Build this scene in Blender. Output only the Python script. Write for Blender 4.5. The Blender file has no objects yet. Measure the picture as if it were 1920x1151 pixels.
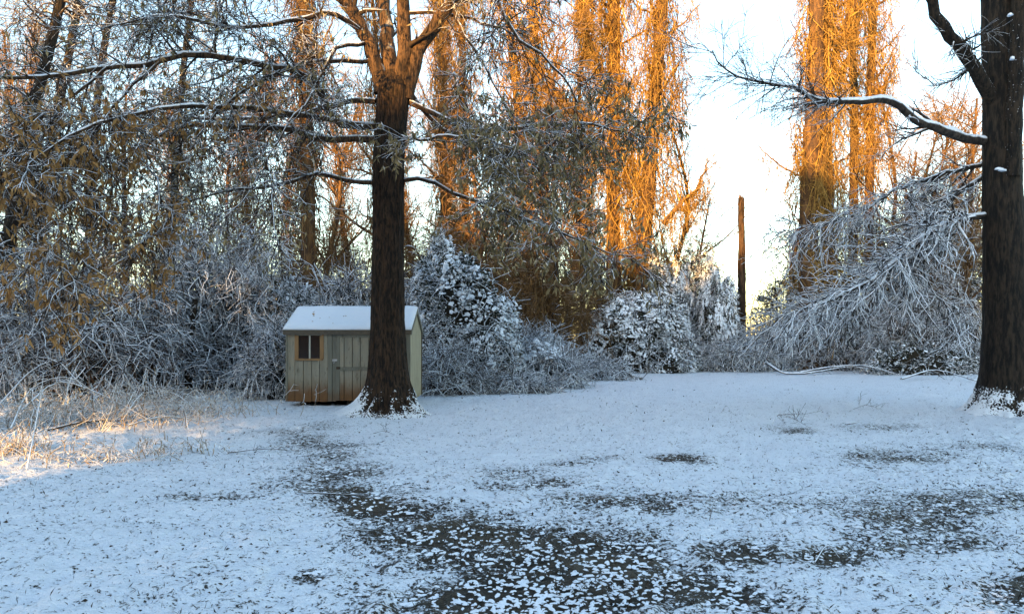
import bpy, math
import numpy as np
R = math.radians
sc = bpy.context.scene
# ------------------------------------------------------------------ camera, sky, sun, exposure
F, CX, HY, EYE = 1387.0, 960.0, 634.0, 1.6        # photo pixels: focal length, centre column, horizon row; eye height
cam = bpy.data.cameras.new('camera'); cam.sensor_width = 36; cam.lens = F / 1920 * 36
cam.shift_y = (HY - 575.5) / 1920; cam.clip_start = .05; cam.clip_end = 2000
camo = bpy.data.objects.new('camera', cam); sc.collection.objects.link(camo)
camo.location = (0, 0, EYE); camo.rotation_euler = (R(90), 0, 0); sc.camera = camo
SUN_AZ, SUN_EL = 26.0, 6.0                          # light travels forward and to the right, nearly level
w = bpy.data.worlds.new('World'); sc.world = w; w.use_nodes = True
nt = w.node_tree; bg = nt.nodes['Background']
sky = nt.nodes.new('ShaderNodeTexSky'); sky.sky_type = 'NISHITA'; sky.sun_disc = False
sky.sun_elevation = R(SUN_EL); sky.sun_rotation = R(180 + SUN_AZ); sky.altitude = 100
sky.air_density = 1.0; sky.dust_density = .7; sky.ozone_density = 1.1
nt.links.new(sky.outputs[0], bg.inputs[0]); bg.inputs[1].default_value = .15
sl = bpy.data.lights.new('sun', 'SUN'); sl.energy = 3.4; sl.angle = R(.6); sl.color = (1, .54, .14)
so = bpy.data.objects.new('sun', sl); sc.collection.objects.link(so)
so.rotation_euler = (R(90 - SUN_EL), 0, R(-SUN_AZ)); so.location = (-20, -40, 10)
vs = sc.view_settings; vs.view_transform = 'Standard'; vs.look = 'None'; vs.exposure = 2.5; vs.gamma = 1
vs.use_curve_mapping = False
cy = sc.cycles; cy.max_bounces = 5; cy.diffuse_bounces = 3; cy.glossy_bounces = 2; cy.transmission_bounces = 4
cy.use_denoising = True

# ------------------------------------------------------------------ small maths
rng = np.random.default_rng(7)
def A(x): return np.asarray(x, float)
def at(px, py, Y): return np.array([(px - CX) / F * Y, Y, EYE + (HY - py) / F * Y])
def gat(px, py):
    Y = F * EYE / (py - HY); return np.array([(px - CX) / F * Y, Y, 0.])
def norm(v): return v / np.maximum(np.linalg.norm(v, axis=-1, keepdims=True), 1e-9)
def _h(i, j, k, s):
    n = (i.astype(np.int64) * 374761393 + j.astype(np.int64) * 668265263 + k.astype(np.int64) * 2147483647 + s * 974634777) & 0xffffffff
    n = ((n ^ (n >> 13)) * 1274126177) & 0xffffffff
    return ((n ^ (n >> 16)) & 0xffff) / 65535.0
def vn(p, sc_=1., seed=0):
    p = A(p) * sc_; i = np.floor(p); f = p - i; f = f * f * (3 - 2 * f); i = i.astype(np.int64)
    r = 0
    for a in (0, 1):
        for b in (0, 1):
            for c in (0, 1):
                r = r + _h(i[..., 0] + a, i[..., 1] + b, i[..., 2] + c, seed) * np.abs(1 - a - f[..., 0]) * np.abs(1 - b - f[..., 1]) * np.abs(1 - c - f[..., 2])
    return r
def fbm(p, sc_=1., o=3, seed=0):
    r = 0; t = 0
    for k in range(o): r = r + vn(p, sc_ * 2 ** k, seed + k) * .5 ** k; t += .5 ** k
    return r / t
def sstep(a, b, x):
    t = np.clip((x - a) / (b - a), 0, 1); return t * t * (3 - 2 * t)
def gz(x, y):                                        # the lawn's height
    p = np.stack([A(x), A(y), A(x) * 0], -1)
    return (fbm(p, .12, 2, 5) - .5) * .10 * np.clip((A(y) - 2) / 10, 0, 1) + (vn(p, .9, 8) - .5) * .04

# ------------------------------------------------------------------ objects
def tag(o, label=None, cat=None, group=None, kind=None):
    if label: o['label'] = label
    if cat: o['category'] = cat
    if group: o['group'] = group
    if kind: o['kind'] = kind
    return o
def empty(name, loc, label, cat, group=None):
    o = bpy.data.objects.new(name, None); sc.collection.objects.link(o); o.location = loc; o.empty_display_size = .2
    return tag(o, label, cat, group)
class MB:
    def __init__(s): s.v = []; s.q = []; s.t = []; s.n = 0; s.at = []
    def add(s, V, Q=None, T=None, att=None):
        V = A(V).reshape(-1, 3)
        if Q is not None and len(Q): s.q.append(np.asarray(Q).reshape(-1, 4) + s.n)
        if T is not None and len(T): s.t.append(np.asarray(T).reshape(-1, 3) + s.n)
        s.v.append(V); s.n += len(V); s.at.append(np.zeros(len(V)) if att is None else A(att).reshape(-1)); return s
    def tubes(s, P, Rd, sides=3):
        P = A(P); Rd = A(Rd); N, K, _ = P.shape
        if N == 0: return s
        T = norm(np.gradient(P, axis=1)); ref = norm(rng.normal(size=(N, 1, 3)) + np.array([0, 0, .0]))
        m = norm(T.mean(1, keepdims=True)); ref = ref - m * (ref * m).sum(-1, keepdims=True); ref = norm(ref)
        a = norm(ref - T * (ref * T).sum(-1, keepdims=True)); b = np.cross(T, a)
        th = np.arange(sides) * 2 * np.pi / sides
        V = P[:, :, None] + Rd[:, :, None, None] * (a[:, :, None] * np.cos(th)[:, None] + b[:, :, None] * np.sin(th)[:, None])
        base = (np.arange(N) * K * sides)[:, None, None]; k = (np.arange(K - 1) * sides)[None, :, None]; j = np.arange(sides)[None, None]
        j2 = (j + 1) % sides
        Q = np.stack([base + k + j, base + k + j2, base + k + sides + j2, base + k + sides + j], -1)
        return s.add(V, Q)
    def box(s, lo, hi):
        x0, y0, z0 = lo; x1, y1, z1 = hi
        V = [(x0, y0, z0), (x1, y0, z0), (x1, y1, z0), (x0, y1, z0), (x0, y0, z1), (x1, y0, z1), (x1, y1, z1), (x0, y1, z1)]
        return s.add(V, [(0, 3, 2, 1), (4, 5, 6, 7), (0, 1, 5, 4), (1, 2, 6, 5), (2, 3, 7, 6), (3, 0, 4, 7)])
    def build(s, name, mat, parent=None, smooth=True, kind=None, bevel=0, loc=None):
        V = np.concatenate(s.v); origin = np.zeros(3)
        if parent is not None:
            origin = A(parent.matrix_basis.translation)
            if parent.parent is not None: origin = origin + A(parent.parent.matrix_basis.translation)
        if loc is not None: origin = A(loc)
        V = V - origin
        q = np.concatenate(s.q) if s.q else np.zeros((0, 4), int); t = np.concatenate(s.t) if s.t else np.zeros((0, 3), int)
        me = bpy.data.meshes.new(name); me.vertices.add(len(V)); me.vertices.foreach_set('co', V.astype(np.float32).ravel())
        L = np.concatenate([q.ravel(), t.ravel()]).astype(np.int32); me.loops.add(len(L)); me.loops.foreach_set('vertex_index', L)
        nq, n3 = len(q), len(t); me.polygons.add(nq + n3)
        st = np.concatenate([np.arange(nq) * 4, nq * 4 + np.arange(n3) * 3]).astype(np.int32)
        me.polygons.foreach_set('loop_start', st)
        at_ = np.concatenate(s.at)
        if np.any(at_ != 0):
            me.attributes.new('snow', 'FLOAT', 'POINT').data.foreach_set('value', at_.astype(np.float32))
        me.update(calc_edges=True)
        me.polygons.foreach_set('use_smooth', np.full(nq + n3, bool(smooth)))
        me.materials.append(mat)
        o = bpy.data.objects.new(name, me); sc.collection.objects.link(o)
        if parent is not None: o.parent = parent
        elif loc is not None: o.location = loc
        if kind: o['kind'] = kind
        if bevel:
            b = o.modifiers.new('bevel', 'BEVEL'); b.width = bevel; b.segments = 2; b.limit_method = 'ANGLE'
        return o

# ------------------------------------------------------------------ materials
class NT:
    def __init__(s, name):
        s.m = bpy.data.materials.new(name); s.m.use_nodes = True; s.t = s.m.node_tree; s.p = s.t.nodes['Principled BSDF']
    def n(s, typ, **kw):
        x = s.t.nodes.new('ShaderNode' + typ)
        for k, v in kw.items():
            if k.startswith('i_'):
                x.inputs[int(k[2:]) if k[2:].isdigit() else k[2:].replace('_', ' ')].default_value = v
            else: setattr(x, k, v)
        return x
    def l(s, a, b): s.t.links.new(a, b)
    def math(s, op, a, b=0., clamp=False):
        x = s.n('Math', operation=op); x.use_clamp = clamp
        for i, v in enumerate((a, b)):
            if isinstance(v, (int, float)): x.inputs[i].default_value = v
            else: s.l(v, x.inputs[i])
        return x.outputs[0]
    def noise(s, scale, detail=3, rough=.55, vec=None, stretch=None):
        x = s.n('TexNoise'); x.inputs['Scale'].default_value = scale; x.inputs['Detail'].default_value = detail; x.inputs['Roughness'].default_value = rough
        if vec is None: vec = s.n('NewGeometry').outputs['Position']
        if stretch:
            m = s.n('Mapping'); m.inputs['Scale'].default_value = stretch; s.l(vec, m.inputs[0]); vec = m.outputs[0]
        s.l(vec, x.inputs['Vector']); return x.outputs[0]
    def mix(s, f, a, b):
        x = s.n('Mix', data_type='RGBA'); 
        for k, v in ((0, f), (6, a), (7, b)):
            if hasattr(v, 'is_linked'): s.l(v, x.inputs[k])
            elif isinstance(v, (int, float)): x.inputs[k].default_value = v
            else: x.inputs[k].default_value = (*v, 1)
        return x.outputs[2]
    def range(s, v, a, b, lo=0., hi=1.):
        x = s.n('MapRange'); x.interpolation_type = 'SMOOTHSTEP'; s.l(v, x.inputs[0])
        for i, k in enumerate((a, b, lo, hi)): x.inputs[i + 1].default_value = k
        return x.outputs[0]
    def bump(s, h, strength, dist):
        b = s.n('Bump'); b.inputs['Strength'].default_value = strength; b.inputs['Distance'].default_value = dist
        s.l(h, b.inputs['Height']); s.l(b.outputs[0], s.p.inputs['Normal'])
SNOW = (.84, .87, .92)
def mat_snowy(name, ca, cb, lo=.25, hi=.75, amp=.5, nscale=6., rough=.85, island=False, trans=0., bark=None, dark=None):
    """bark, vine or leaf whose upward faces carry snow"""
    m = NT(name); geo = m.n('NewGeometry')
    if island: f = geo.outputs['Random Per Island']
    else: f = m.noise(nscale * .7, 4, stretch=(1, 1, .25) if bark else None)
    if not island: f = m.range(f, .3, .7)
    col = m.mix(f, ca, cb)
    if bark:
        n2 = m.noise(bark, 5, .65, stretch=(1, 1, .2)); g = m.range(n2, .4, .58)
        col = m.mix(g, dark or tuple(c * .35 for c in ca), col)
        m.bump(n2, 1., .06)
    sep = m.n('SeparateXYZ'); m.l(geo.outputs['Normal'], sep.inputs[0])
    at_ = m.n('Attribute', attribute_name='snow')
    nz = m.noise(nscale, 3); nz = m.math('MULTIPLY', m.math('SUBTRACT', nz, .5), amp * 2)
    v = m.math('ADD', m.math('ADD', sep.outputs[2], at_.outputs['Fac']), nz)
    s = m.range(v, lo, hi)
    m.l(m.mix(s, col, SNOW), m.p.inputs['Base Color']); m.p.inputs['Roughness'].default_value = rough
    m.p.inputs['Specular IOR Level'].default_value = .25
    if trans:
        tr = m.n('BsdfTranslucent'); m.l(col, tr.inputs[0]); mx = m.n('MixShader'); mx.inputs[0].default_value = trans
        m.l(m.p.outputs[0], mx.inputs[1]); m.l(tr.outputs[0], mx.inputs[2]); m.l(mx.outputs[0], m.t.nodes['Material Output'].inputs[0])
    return m.m
def mat_plain(name, ca, cb, scale=8., rough=.7, bump=0., stretch=None, metal=0., spec=.3):
    m = NT(name); f = m.noise(scale, 4, .6, stretch=stretch); m.l(m.mix(m.range(f, .3, .7), ca, cb), m.p.inputs['Base Color'])
    m.p.inputs['Roughness'].default_value = rough; m.p.inputs['Metallic'].default_value = metal; m.p.inputs['Specular IOR Level'].default_value = spec
    if bump: m.bump(f, .6, bump)
    return m.m
def mat_snow():
    m = NT('snow'); f = m.noise(9., 5, .65); g = m.noise(60., 2)
    m.l(m.mix(f, (.78, .83, .91), (.85, .88, .93)), m.p.inputs['Base Color']); m.p.inputs['Roughness'].default_value = .55
    m.p.inputs['Specular IOR Level'].default_value = .3
    m.bump(m.math('ADD', f, m.math('MULTIPLY', g, .3)), .5, .03); return m.m
M_SNOW = mat_snow()
M_OAK = mat_snowy('oak_bark', (.026, .014, .007), (.055, .031, .016), .58, .76, 1.7, 30., bark=26., dark=(.006, .004, .003))
M_LIMB = mat_snowy('limb_bark', (.05, .029, .015), (.13, .075, .04), .3, .65, .4, 5., bark=22., dark=(.015, .01, .008))
M_RBARK = mat_snowy('dark_smooth_bark', (.016, .011, .008), (.042, .029, .018), .58, .76, 1.7, 28., bark=14., dark=(.006, .005, .004))
M_TWIG = mat_snowy('twig_bark', (.018, .012, .008), (.05, .032, .02), .34, .72, .5, 5.)
M_TWIGH = mat_snowy('snow_loaded_twig', (.014, .011, .009), (.04, .028, .02), -.02, .34, .8, 2.5)
M_TWIGB = mat_snowy('bramble_twig', (.02, .014, .010), (.07, .043, .026), .1, .45, .9, 2.5)
M_LEAF = mat_snowy('dried_leaf', (.07, .06, .03), (.36, .27, .13), .45, .9, .5, 5., island=True, trans=.25, rough=.6)
M_LEAFB = mat_snowy('brown_leaf', (.16, .08, .025), (.46, .27, .10), .6, .95, .4, 5., island=True, trans=.3, rough=.6)
M_EVER = mat_snowy('evergreen_leaf', (.012, .018, .010), (.045, .045, .022), -.05, .35, 1.1, 2.6, island=True, rough=.5)
M_CORE = mat_plain('inner_shade', (.008, .009, .006), (.03, .022, .013), 5., .95, .06)  # near-black bush core: the shade in the foliage gaps is put into its colour
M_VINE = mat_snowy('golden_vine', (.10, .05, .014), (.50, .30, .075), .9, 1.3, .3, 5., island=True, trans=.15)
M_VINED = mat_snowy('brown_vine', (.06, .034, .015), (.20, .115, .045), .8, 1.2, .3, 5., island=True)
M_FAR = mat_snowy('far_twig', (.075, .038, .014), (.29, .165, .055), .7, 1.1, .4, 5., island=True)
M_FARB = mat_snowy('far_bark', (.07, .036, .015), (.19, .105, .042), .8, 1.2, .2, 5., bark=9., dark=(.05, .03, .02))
M_WEED = mat_snowy('dry_weed', (.13, .085, .042), (.36, .26, .14), -.1, .4, .7, 4., island=True)

# ------------------------------------------------------------------ growth
def spline(pts, K):
    p = A(pts); n = len(p); d = np.r_[0, np.cumsum(np.linalg.norm(np.diff(p[:, :3], axis=0), axis=1))]
    t = np.linspace(0, d[-1], K); e = np.vstack([2 * p[0] - p[1], p, 2 * p[-1] - p[-2]]); out = []
    for x in t:
        i = min(max(np.searchsorted(d, x) - 1, 0), n - 2); u = (x - d[i]) / max(d[i + 1] - d[i], 1e-9)
        a, b, c, f = e[i], e[i + 1], e[i + 2], e[i + 3]
        out.append(.5 * ((2 * b) + (c - a) * u + (2 * a - 5 * b + 4 * c - f) * u * u + (3 * b - a - 3 * c + f) * u ** 3))
    return A(out)
def grow(P, Rd, n, L, ang=(35, 70), droop=.1, K=5, wig=.15, tr=(.15, 1.), rr=.6, rmin=.004, flat=1., bias=None, lsd=.35, up=0.):
    """children of polylines P: n in all, spread by parent length"""
    N, KP, _ = P.shape; ln = np.linalg.norm(np.diff(P, axis=1), axis=2).sum(1); pi = rng.choice(N, n, p=ln / ln.sum())
    t = rng.uniform(tr[0], tr[1], n) * (KP - 1); i = np.minimum(t.astype(int), KP - 2); u = (t - i)[:, None]
    p0 = P[pi, i] * (1 - u) + P[pi, i + 1] * u; T = norm(P[pi, i + 1] - P[pi, i]); r0 = (Rd[pi, i] * (1 - u[:, 0]) + Rd[pi, i + 1] * u[:, 0]) * rr
    pr = rng.normal(size=(n, 3)); pr[:, 2] *= flat; pr = norm(pr - T * (pr * T).sum(1, keepdims=True)); a = np.radians(rng.uniform(*ang, n))[:, None]
    d = T * np.cos(a) + pr * np.sin(a); d[:, 2] += up
    if bias is not None: d = d + A(bias)
    d = norm(d); ll = L * np.exp(rng.normal(0, lsd, n)) * (1.15 - .5 * t / (KP - 1))
    return walk(p0, d, ll, np.maximum(r0, rmin * 1.3), K, wig, droop, rmin)
def walk(p0, d, ll, r0, K, wig, droop, rmin=.004):
    n = len(p0); out = [p0]; p = p0
    for k in range(1, K):
        d = norm(d + rng.normal(0, wig, (n, 3)) + np.array([0, 0, -droop]) * (k / K)); p = p + d * (ll / (K - 1))[:, None]; out.append(p)
    s = np.linspace(1, 0, K)[None]; return np.stack(out, 1), np.maximum(r0[:, None] * s, rmin)
def limb(pts, w0, w1, K=14, jit=.02):
    """a limb from photo-measured points (px, py, depth) and widths in metres"""
    P = spline([at(*p) for p in pts], K); P[1:] += rng.normal(0, jit, (K - 1, 3)); return P[None], np.linspace(w0 / 2, w1 / 2, K)[None]
def stack(*a): return np.concatenate([x[0] for x in a]), np.concatenate([x[1] for x in a])
def leaves(mb, base, d, ln, wd):
    n = len(base); d = norm(d); side = norm(np.cross(d, rng.normal(size=(n, 3)))); nr = np.cross(d, side)
    ln = ln[:, None]; wd = wd[:, None]; curl = rng.uniform(-.15, .3, (n, 1)) * ln
    m = base + d * ln * .45; V = np.stack([base, m + side * wd / 2 + nr * wd * .22, base + d * ln - nr * curl, m - side * wd / 2 + nr * wd * .22], 1)
    b = np.arange(n)[:, None] * 4; mb.add(V, None, np.concatenate([b + [0, 1, 2], b + [0, 2, 3]]))
def hang_leaves(mb, P, per, ln=(.09, .17), asp=.26, spread=.55, frac=1., t0=.4):
    N, K, _ = P.shape; pick = np.where(rng.random(N) < frac)[0]; pi = np.repeat(pick, per); n = len(pi)
    t = (t0 + (1 - t0) * rng.random(n) ** .5) * (K - 1); i = np.minimum(t.astype(int), K - 2); u = (t - i)[:, None]
    p = P[pi, i] * (1 - u) + P[pi, i + 1] * u; d = np.array([0, 0, -1.]) + rng.normal(0, spread, (n, 3)); l = rng.uniform(*ln, n)
    leaves(mb, p, d, l, l * asp * rng.uniform(.7, 1.3, n))
def lumps(mb, c, sx, sy, sz, ns=6, nrm=None):
    """low snow pads, one flattened dome each"""
    n = len(c); th = np.arange(ns) * 2 * np.pi / ns + rng.uniform(0, 6, (n, 1)); ct, s_ = np.cos(th), np.sin(th); yaw = rng.uniform(0, 6.28, (n, 1))
    def ring(k, z):
        x = ct * sx[:, None] * k * rng.uniform(.75, 1.2, (n, ns)); y = s_ * sy[:, None] * k * rng.uniform(.75, 1.2, (n, ns))
        return np.stack([c[:, :1] + x * np.cos(yaw) - y * np.sin(yaw), c[:, 1:2] + x * np.sin(yaw) + y * np.cos(yaw), c[:, 2:] + z * sz[:, None] + x * 0], -1)
    V = np.concatenate([ring(1, 0.), ring(.72, .72), (c + np.stack([0 * sz, 0 * sz, sz], 1))[:, None]], 1); m = 2 * ns + 1
    if nrm is not None:
        q = V - c[:, None]; t1 = norm(np.cross(nrm, rng.normal(size=nrm.shape))); t2 = np.cross(nrm, t1); V = c[:, None] + q[..., :1] * t1[:, None] + q[..., 1:2] * t2[:, None] + q[..., 2:] * nrm[:, None]
    b = (np.arange(n) * m)[:, None]; j = np.arange(ns); j2 = (j + 1) % ns
    mb.add(V, np.stack([b + j, b + j2, b + ns + j2, b + ns + j], -1).reshape(-1, 4), np.stack([b + ns + j, b + ns + j2, np.broadcast_to(b + 2 * ns, (n, ns))], -1).reshape(-1, 3))

# ------------------------------------------------------------------ the ground
PATCH = [  # worn or leaf-strewn spots where the thin snow did not cover: photo px, py, half width px, half height px, strength
    (755, 945, 90, 24, .75), (860, 1000, 140, 34, .85), (990, 1062, 220, 46, 1.), (1090, 1125, 300, 48, 1.), (1250, 1120, 210, 42, .9), (900, 1125, 200, 40, .6),
    (650, 885, 80, 22, .46), (615, 853, 55, 18, .36), (705, 918, 80, 20, .6), (585, 825, 65, 20, .36), (650, 905, 110, 16, .4), (700, 985, 60, 26, .35), (1290, 862, 40, 8, .6), (1600, 858, 40, 8, .5), (1690, 855, 75, 16, .45), (1180, 945, 110, 22, .45), (1230, 955, 45, 12, .5),
    (1420, 1035, 85, 24, .65), (1600, 1042, 70, 15, .7), (1750, 970, 190, 45, .45), (1700, 1020, 130, 22, .4), (1870, 950, 90, 50, .4), (1870, 1115, 80, 22, .6), (1390, 945, 130, 15, .35), (1480, 805, 45, 7, .4),
    (1000, 905, 70, 14, .35), (580, 1080, 35, 10, .55), (1500, 955, 110, 14, .3), (950, 885, 60, 10, .3), (1130, 858, 60, 7, .3), (360, 930, 60, 9, .35), (470, 930, 70, 8, .35), (1650, 800, 60, 6, .3), (1850, 835, 60, 10, .3), (1050, 870, 45, 6, .3)]
def cover(x, y):
    """0 where the snow lies whole, towards 1 where litter shows"""
    Y = np.maximum(y, 1.5); px = CX + x / Y * F; py = HY + F * EYE / Y; b = np.zeros_like(x)
    p3 = np.stack([x, y, 0 * x], -1); wx = (fbm(p3, 1.1, 3, 31) - .5) * 2.; wy = (fbm(p3, 1.1, 3, 33) - .5) * 2.
    for a, c, hw, hh, s in PATCH:
        e = ((px - a) / hw + wx * 1.2) ** 2 + ((py - c) / hh + wy * 1.2) ** 2; b = np.maximum(b, s * np.exp(-e * .8))
    return b
def make_ground():
    py = np.concatenate([np.linspace(1330, 690, 270)]); ys = F * EYE / (py - HY)
    ys = np.concatenate([[-400, -120, -60, -30, -12, -4, 0, 1.5, 2.4], ys, [43, 47, 53, 62, 80, 110, 160, 260, 500, 900]])
    u = np.linspace(-1, 1, 440); wd = 3 + .76 * np.maximum(ys, 0)
    X = np.concatenate([np.broadcast_to([-900., -300, -120], (len(ys), 3)) - wd[:, None], wd[:, None] * u, np.broadcast_to([120., 300, 900], (len(ys), 3)) + wd[:, None]], 1)
    Yg = np.broadcast_to(ys[:, None], X.shape).copy(); b = cover(X, Yg)
    p = np.stack([X, Yg, 0 * X], -1); near = np.clip(1.4 - Yg / 30, .15, 1) * (np.abs(X) < 60)
    Z = gz(X, Yg) + near * ((fbm(p, 5., 2, 3) - .5) * .07 + (fbm(p, 14., 2, 4) - .5) * .05) - b * .02
    nr, ncol = X.shape; k = (np.arange(nr - 1) * ncol)[:, None]; j = np.arange(ncol - 1)[None]
    Q = np.stack([k + j, k + j + 1, k + ncol + j + 1, k + ncol + j], -1)
    mb = MB(); mb.add(np.stack([X, Yg, Z], -1), Q, att=b + 1e-6)
    m = NT('snowy_lawn'); geo = m.n('NewGeometry').outputs['Position']
    at_ = m.n('Attribute', attribute_name='snow').outputs['Fac']
    n1 = m.noise(15., 5, .65, stretch=(1, 1, .3)); n2 = m.noise(42., 4, .65); n3 = m.noise(2.1, 3)
    v = m.math('ADD', m.math('ADD', m.math('MULTIPLY', n1, .62), m.math('MULTIPLY', n2, .63)), m.math('MULTIPLY', n3, .15))
    th = m.math('ADD', m.math('MULTIPLY', at_, .35), .582)  # offset adds dark specks everywhere: litter, and shadowed snow pits put in as colour
    cov = m.range(m.math('SUBTRACT', v, th), -.03, .045)
    lit = m.mix(m.range(m.noise(45., 4, .7), .35, .65), (.010, .010, .008), (.055, .042, .026))
    lit = m.mix(m.range(m.noise(1.1, 2), .45, .65), lit, m.mix(m.noise(60., 3), (.025, .021, .014), (.10, .078, .048)))
    m.l(m.mix(cov, lit, m.mix(n3, (.80, .845, .915), (.85, .88, .93))), m.p.inputs['Base Color']); m.p.inputs['Roughness'].default_value = .6
    m.p.inputs['Specular IOR Level'].default_value = .25
    m.bump(m.math('ADD', m.math('MULTIPLY', cov, .6), m.math('ADD', m.math('MULTIPLY', n2, .5), n1)), .9, .05)
    return tag(mb.build('ground', m.m, kind='structure'), 'thin blue-white snow over a leaf-strewn lawn with dark worn patches')
make_ground()
def ground_points(n, ymin=3.2, ymax=30, cond=None):
    py = rng.uniform(HY + F * EYE / ymax, HY + F * EYE / ymin, n); px = rng.uniform(-100, 2020, n); Y = F * EYE / (py - HY); x = (px - CX) / F * Y
    b = cover(x, Y); return x, Y, b
def litter():
    # leaves under snow in the worn patches: pads of snow, and dark leaves and stubble poking through everywhere
    x, y, b = ground_points(30000, ymax=24); k = rng.random(len(x)) < np.clip(b * 1.1 - .1, 0, .8); x, y, b = x[k][:8000], y[k][:8000], b[k][:8000]
    mb = MB(); s = rng.uniform(.005, .014, len(x)) * (1 + y * .04); lumps(mb, np.stack([x, y, gz(x, y) - .004], 1), s * rng.uniform(1.2, 3.2, len(x)), s, s * rng.uniform(.5, 1., len(x)), 5)
    tag(mb.build('snow_pads', M_SNOW, kind='stuff'), 'little pads of snow on leaves in the dark worn patches of lawn', 'snow')
    x, y, b = ground_points(26000, ymax=34); k = rng.random(len(x)) < np.clip(.16 + b * .5, 0, 1) * (.3 + 1.2 * (vn(np.stack([x, y, 0 * x], -1), 1.3, 44) > .5)); x, y = x[k], y[k]; n = len(x); mb = MB()
    d = rng.normal(size=(n, 3)); bl = rng.random(n) < .4; d[:, 2] = np.abs(d[:, 2]) * np.where(bl, 1.6, .3); ln = rng.uniform(.012, .032, n) * (1 + y * .07); leaves(mb, np.stack([x, y, gz(x, y) + .010], 1), d, ln * np.where(bl, 1.5, 1), ln * rng.uniform(.25, .6, n) * np.where(bl, .35, 1))
    tag(mb.build('leaf_litter', mat_snowy('wet_leaf', (.012, .011, .010), (.06, .042, .027), .75, 1.1, .5, 30., island=True), kind='stuff'), 'dark fallen leaves and stubble poking through the snow', 'leaf litter')
litter()

# ------------------------------------------------------------------ shed
def mat_paint(name, base, stain, lowz, hiz, wear=.5):
    m = NT(name); geo = m.n('NewGeometry').outputs['Position']; sep = m.n('SeparateXYZ'); m.l(geo, sep.inputs[0])
    a = m.noise(3., 4, .6, stretch=(3, 3, .35)); b = m.noise(26., 4, .65, stretch=(1, 1, .2)); c = m.noise(9., 5, .7, stretch=(1.2, 1.2, .3))
    col = m.mix(m.range(a, .3, .7), base, tuple(x * .74 for x in base)); col = m.mix(m.range(c, .56, .70), col, (.10, .085, .055))
    z = m.math('ADD', sep.outputs[2], m.math('MULTIPLY', m.math('SUBTRACT', c, .5), .55)); s = m.range(z, hiz, lowz); col = m.mix(m.math('MULTIPLY', s, wear), col, stain)
    s2 = m.math('MULTIPLY', m.range(b, .6, .75), .6); col = m.mix(s2, col, (.05, .042, .03))
    m.l(col, m.p.inputs['Base Color']); m.p.inputs['Roughness'].default_value = .75; m.bump(b, .35, .01); return m.m
def make_shed():
    Yf, Yb, XL, XR = 17.1, 19.2, -5.22, -2.36; zb, ze, zr = .14, 1.80, 2.30; ym = (Yf + Yb) / 2
    t = empty('garden_shed', (-3.79, 17.1, 0), 'small pale green wooden shed with snowy gable roof behind the big trunk', 'shed')
    PAL = mat_paint('weathered_pale_paint', (.275, .245, .18), (.13, .055, .013), .24, .78, 1.); TRIM = mat_paint('weathered_grey_trim', (.175, .165, .125), (.11, .06, .025), .2, .5, .8)
    STAIN = mat_paint('stained_board', (.30, .17, .07), (.22, .10, .03), .3, 1.9, .6); SIDE = mat_paint('cream_side_paint', (.37, .325, .21), (.22, .16, .07), .1, .3, .6)
    WOOD = mat_plain('weathered_fascia', (.07, .055, .04), (.13, .105, .075), 12, .8, .004, (1, 6, 6)); DARK = mat_plain('dark_skid', (.02, .016, .012), (.05, .036, .025), 10, .9)
    S = F / Yf; xp = lambda px: (px - CX) / S; zp = lambda py: EYE + (HY - py) / S
    fl = MB(); fl.box((XL + .03, Yf + .03, zb + .02), (XR - .03, Yb - .02, ze - .05)); inner = fl.build('inner_lining', DARK, t, False)
    for sx in (XL + .35, XR - .35, (XL + XR) / 2): MB().box((sx - .06, Yf + .12, -.05), (sx + .06, Yb - .1, zb + .0)).build('skid', DARK, t, False, bevel=.01)
    # front wall planks left of the door and right of it
    edges = [537, 553, 569, 584.5, 599.5, 615]; wx0, wx1, wz0, wz1 = xp(560), xp(600), zp(672), zp(629)
    for a, b in zip(edges[:-1], edges[1:]):
        x0, x1 = xp(a) + .006, xp(b) - .006; jit = rng.uniform(0, .006)
        if x1 > wx0 + .02 and x0 < wx1 - .02:
            MB().box((x0, Yf - jit, zb - rng.uniform(0, .01)), (x1, Yf + .025, wz0 - .005)).build('plank', PAL, t, False, bevel=.004)
            MB().box((x0, Yf - jit, wz1 + .005), (x1, Yf + .025, ze - .03)).build('plank', PAL, t, False, bevel=.004)
        else: MB().box((x0, Yf - jit, zb - rng.uniform(0, .01)), (x1, Yf + .025, ze - .03)).build('plank', PAL, t, False, bevel=.004)
    for a in (720, 736, 752): MB().box((xp(a) + .003, Yf, zb), (xp(a + 16) - .003, Yf + .025, ze - .03)).build('plank', TRIM if a > 740 else PAL, t, False, bevel=.004)
    MB().box((xp(615) + .002, Yf - .022, zb), (xp(623), Yf + .02, ze - .03)).build('door_post', TRIM, t, False, bevel=.004)
    MB().box((xp(623) + .002, Yf - .004, zb), (xp(630), Yf + .02, ze - .03)).build('door_post', TRIM, t, False, bevel=.004)
    MB().box((xp(712), Yf - .02, zb), (xp(720), Yf + .02, ze - .03)).build('door_post', TRIM, t, False, bevel=.004)
    MB().box((XL - .012, Yf - .018, zb), (XL + .035, Yf + .01, ze - .03)).build('corner_board', TRIM, t, False, bevel=.004)
    MB().box((XR - .06, Yf - .018, zb), (XR + .012, Yf + .01, ze - .03)).build('corner_board', TRIM, t, False, bevel=.004)
    # window
    win = bpy.data.objects.new('window', None); sc.collection.objects.link(win); win.parent = t
    f = .035
    MB().box((wx0 - .09, Yf - .02, wz0 - .02), (wx0, Yf + .02, wz1 + .03)).build('frame', STAIN, win, False, bevel=.003)
    MB().box((wx1, Yf - .02, wz0 - .02), (wx1 + .09, Yf + .02, wz1 + .03)).build('frame', STAIN, win, False, bevel=.003)
    MB().box((wx0 - .05, Yf - .022, wz1), (wx1 + .05, Yf + .018, wz1 + .045)).build('frame', PAL, win, False, bevel=.003)
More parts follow.
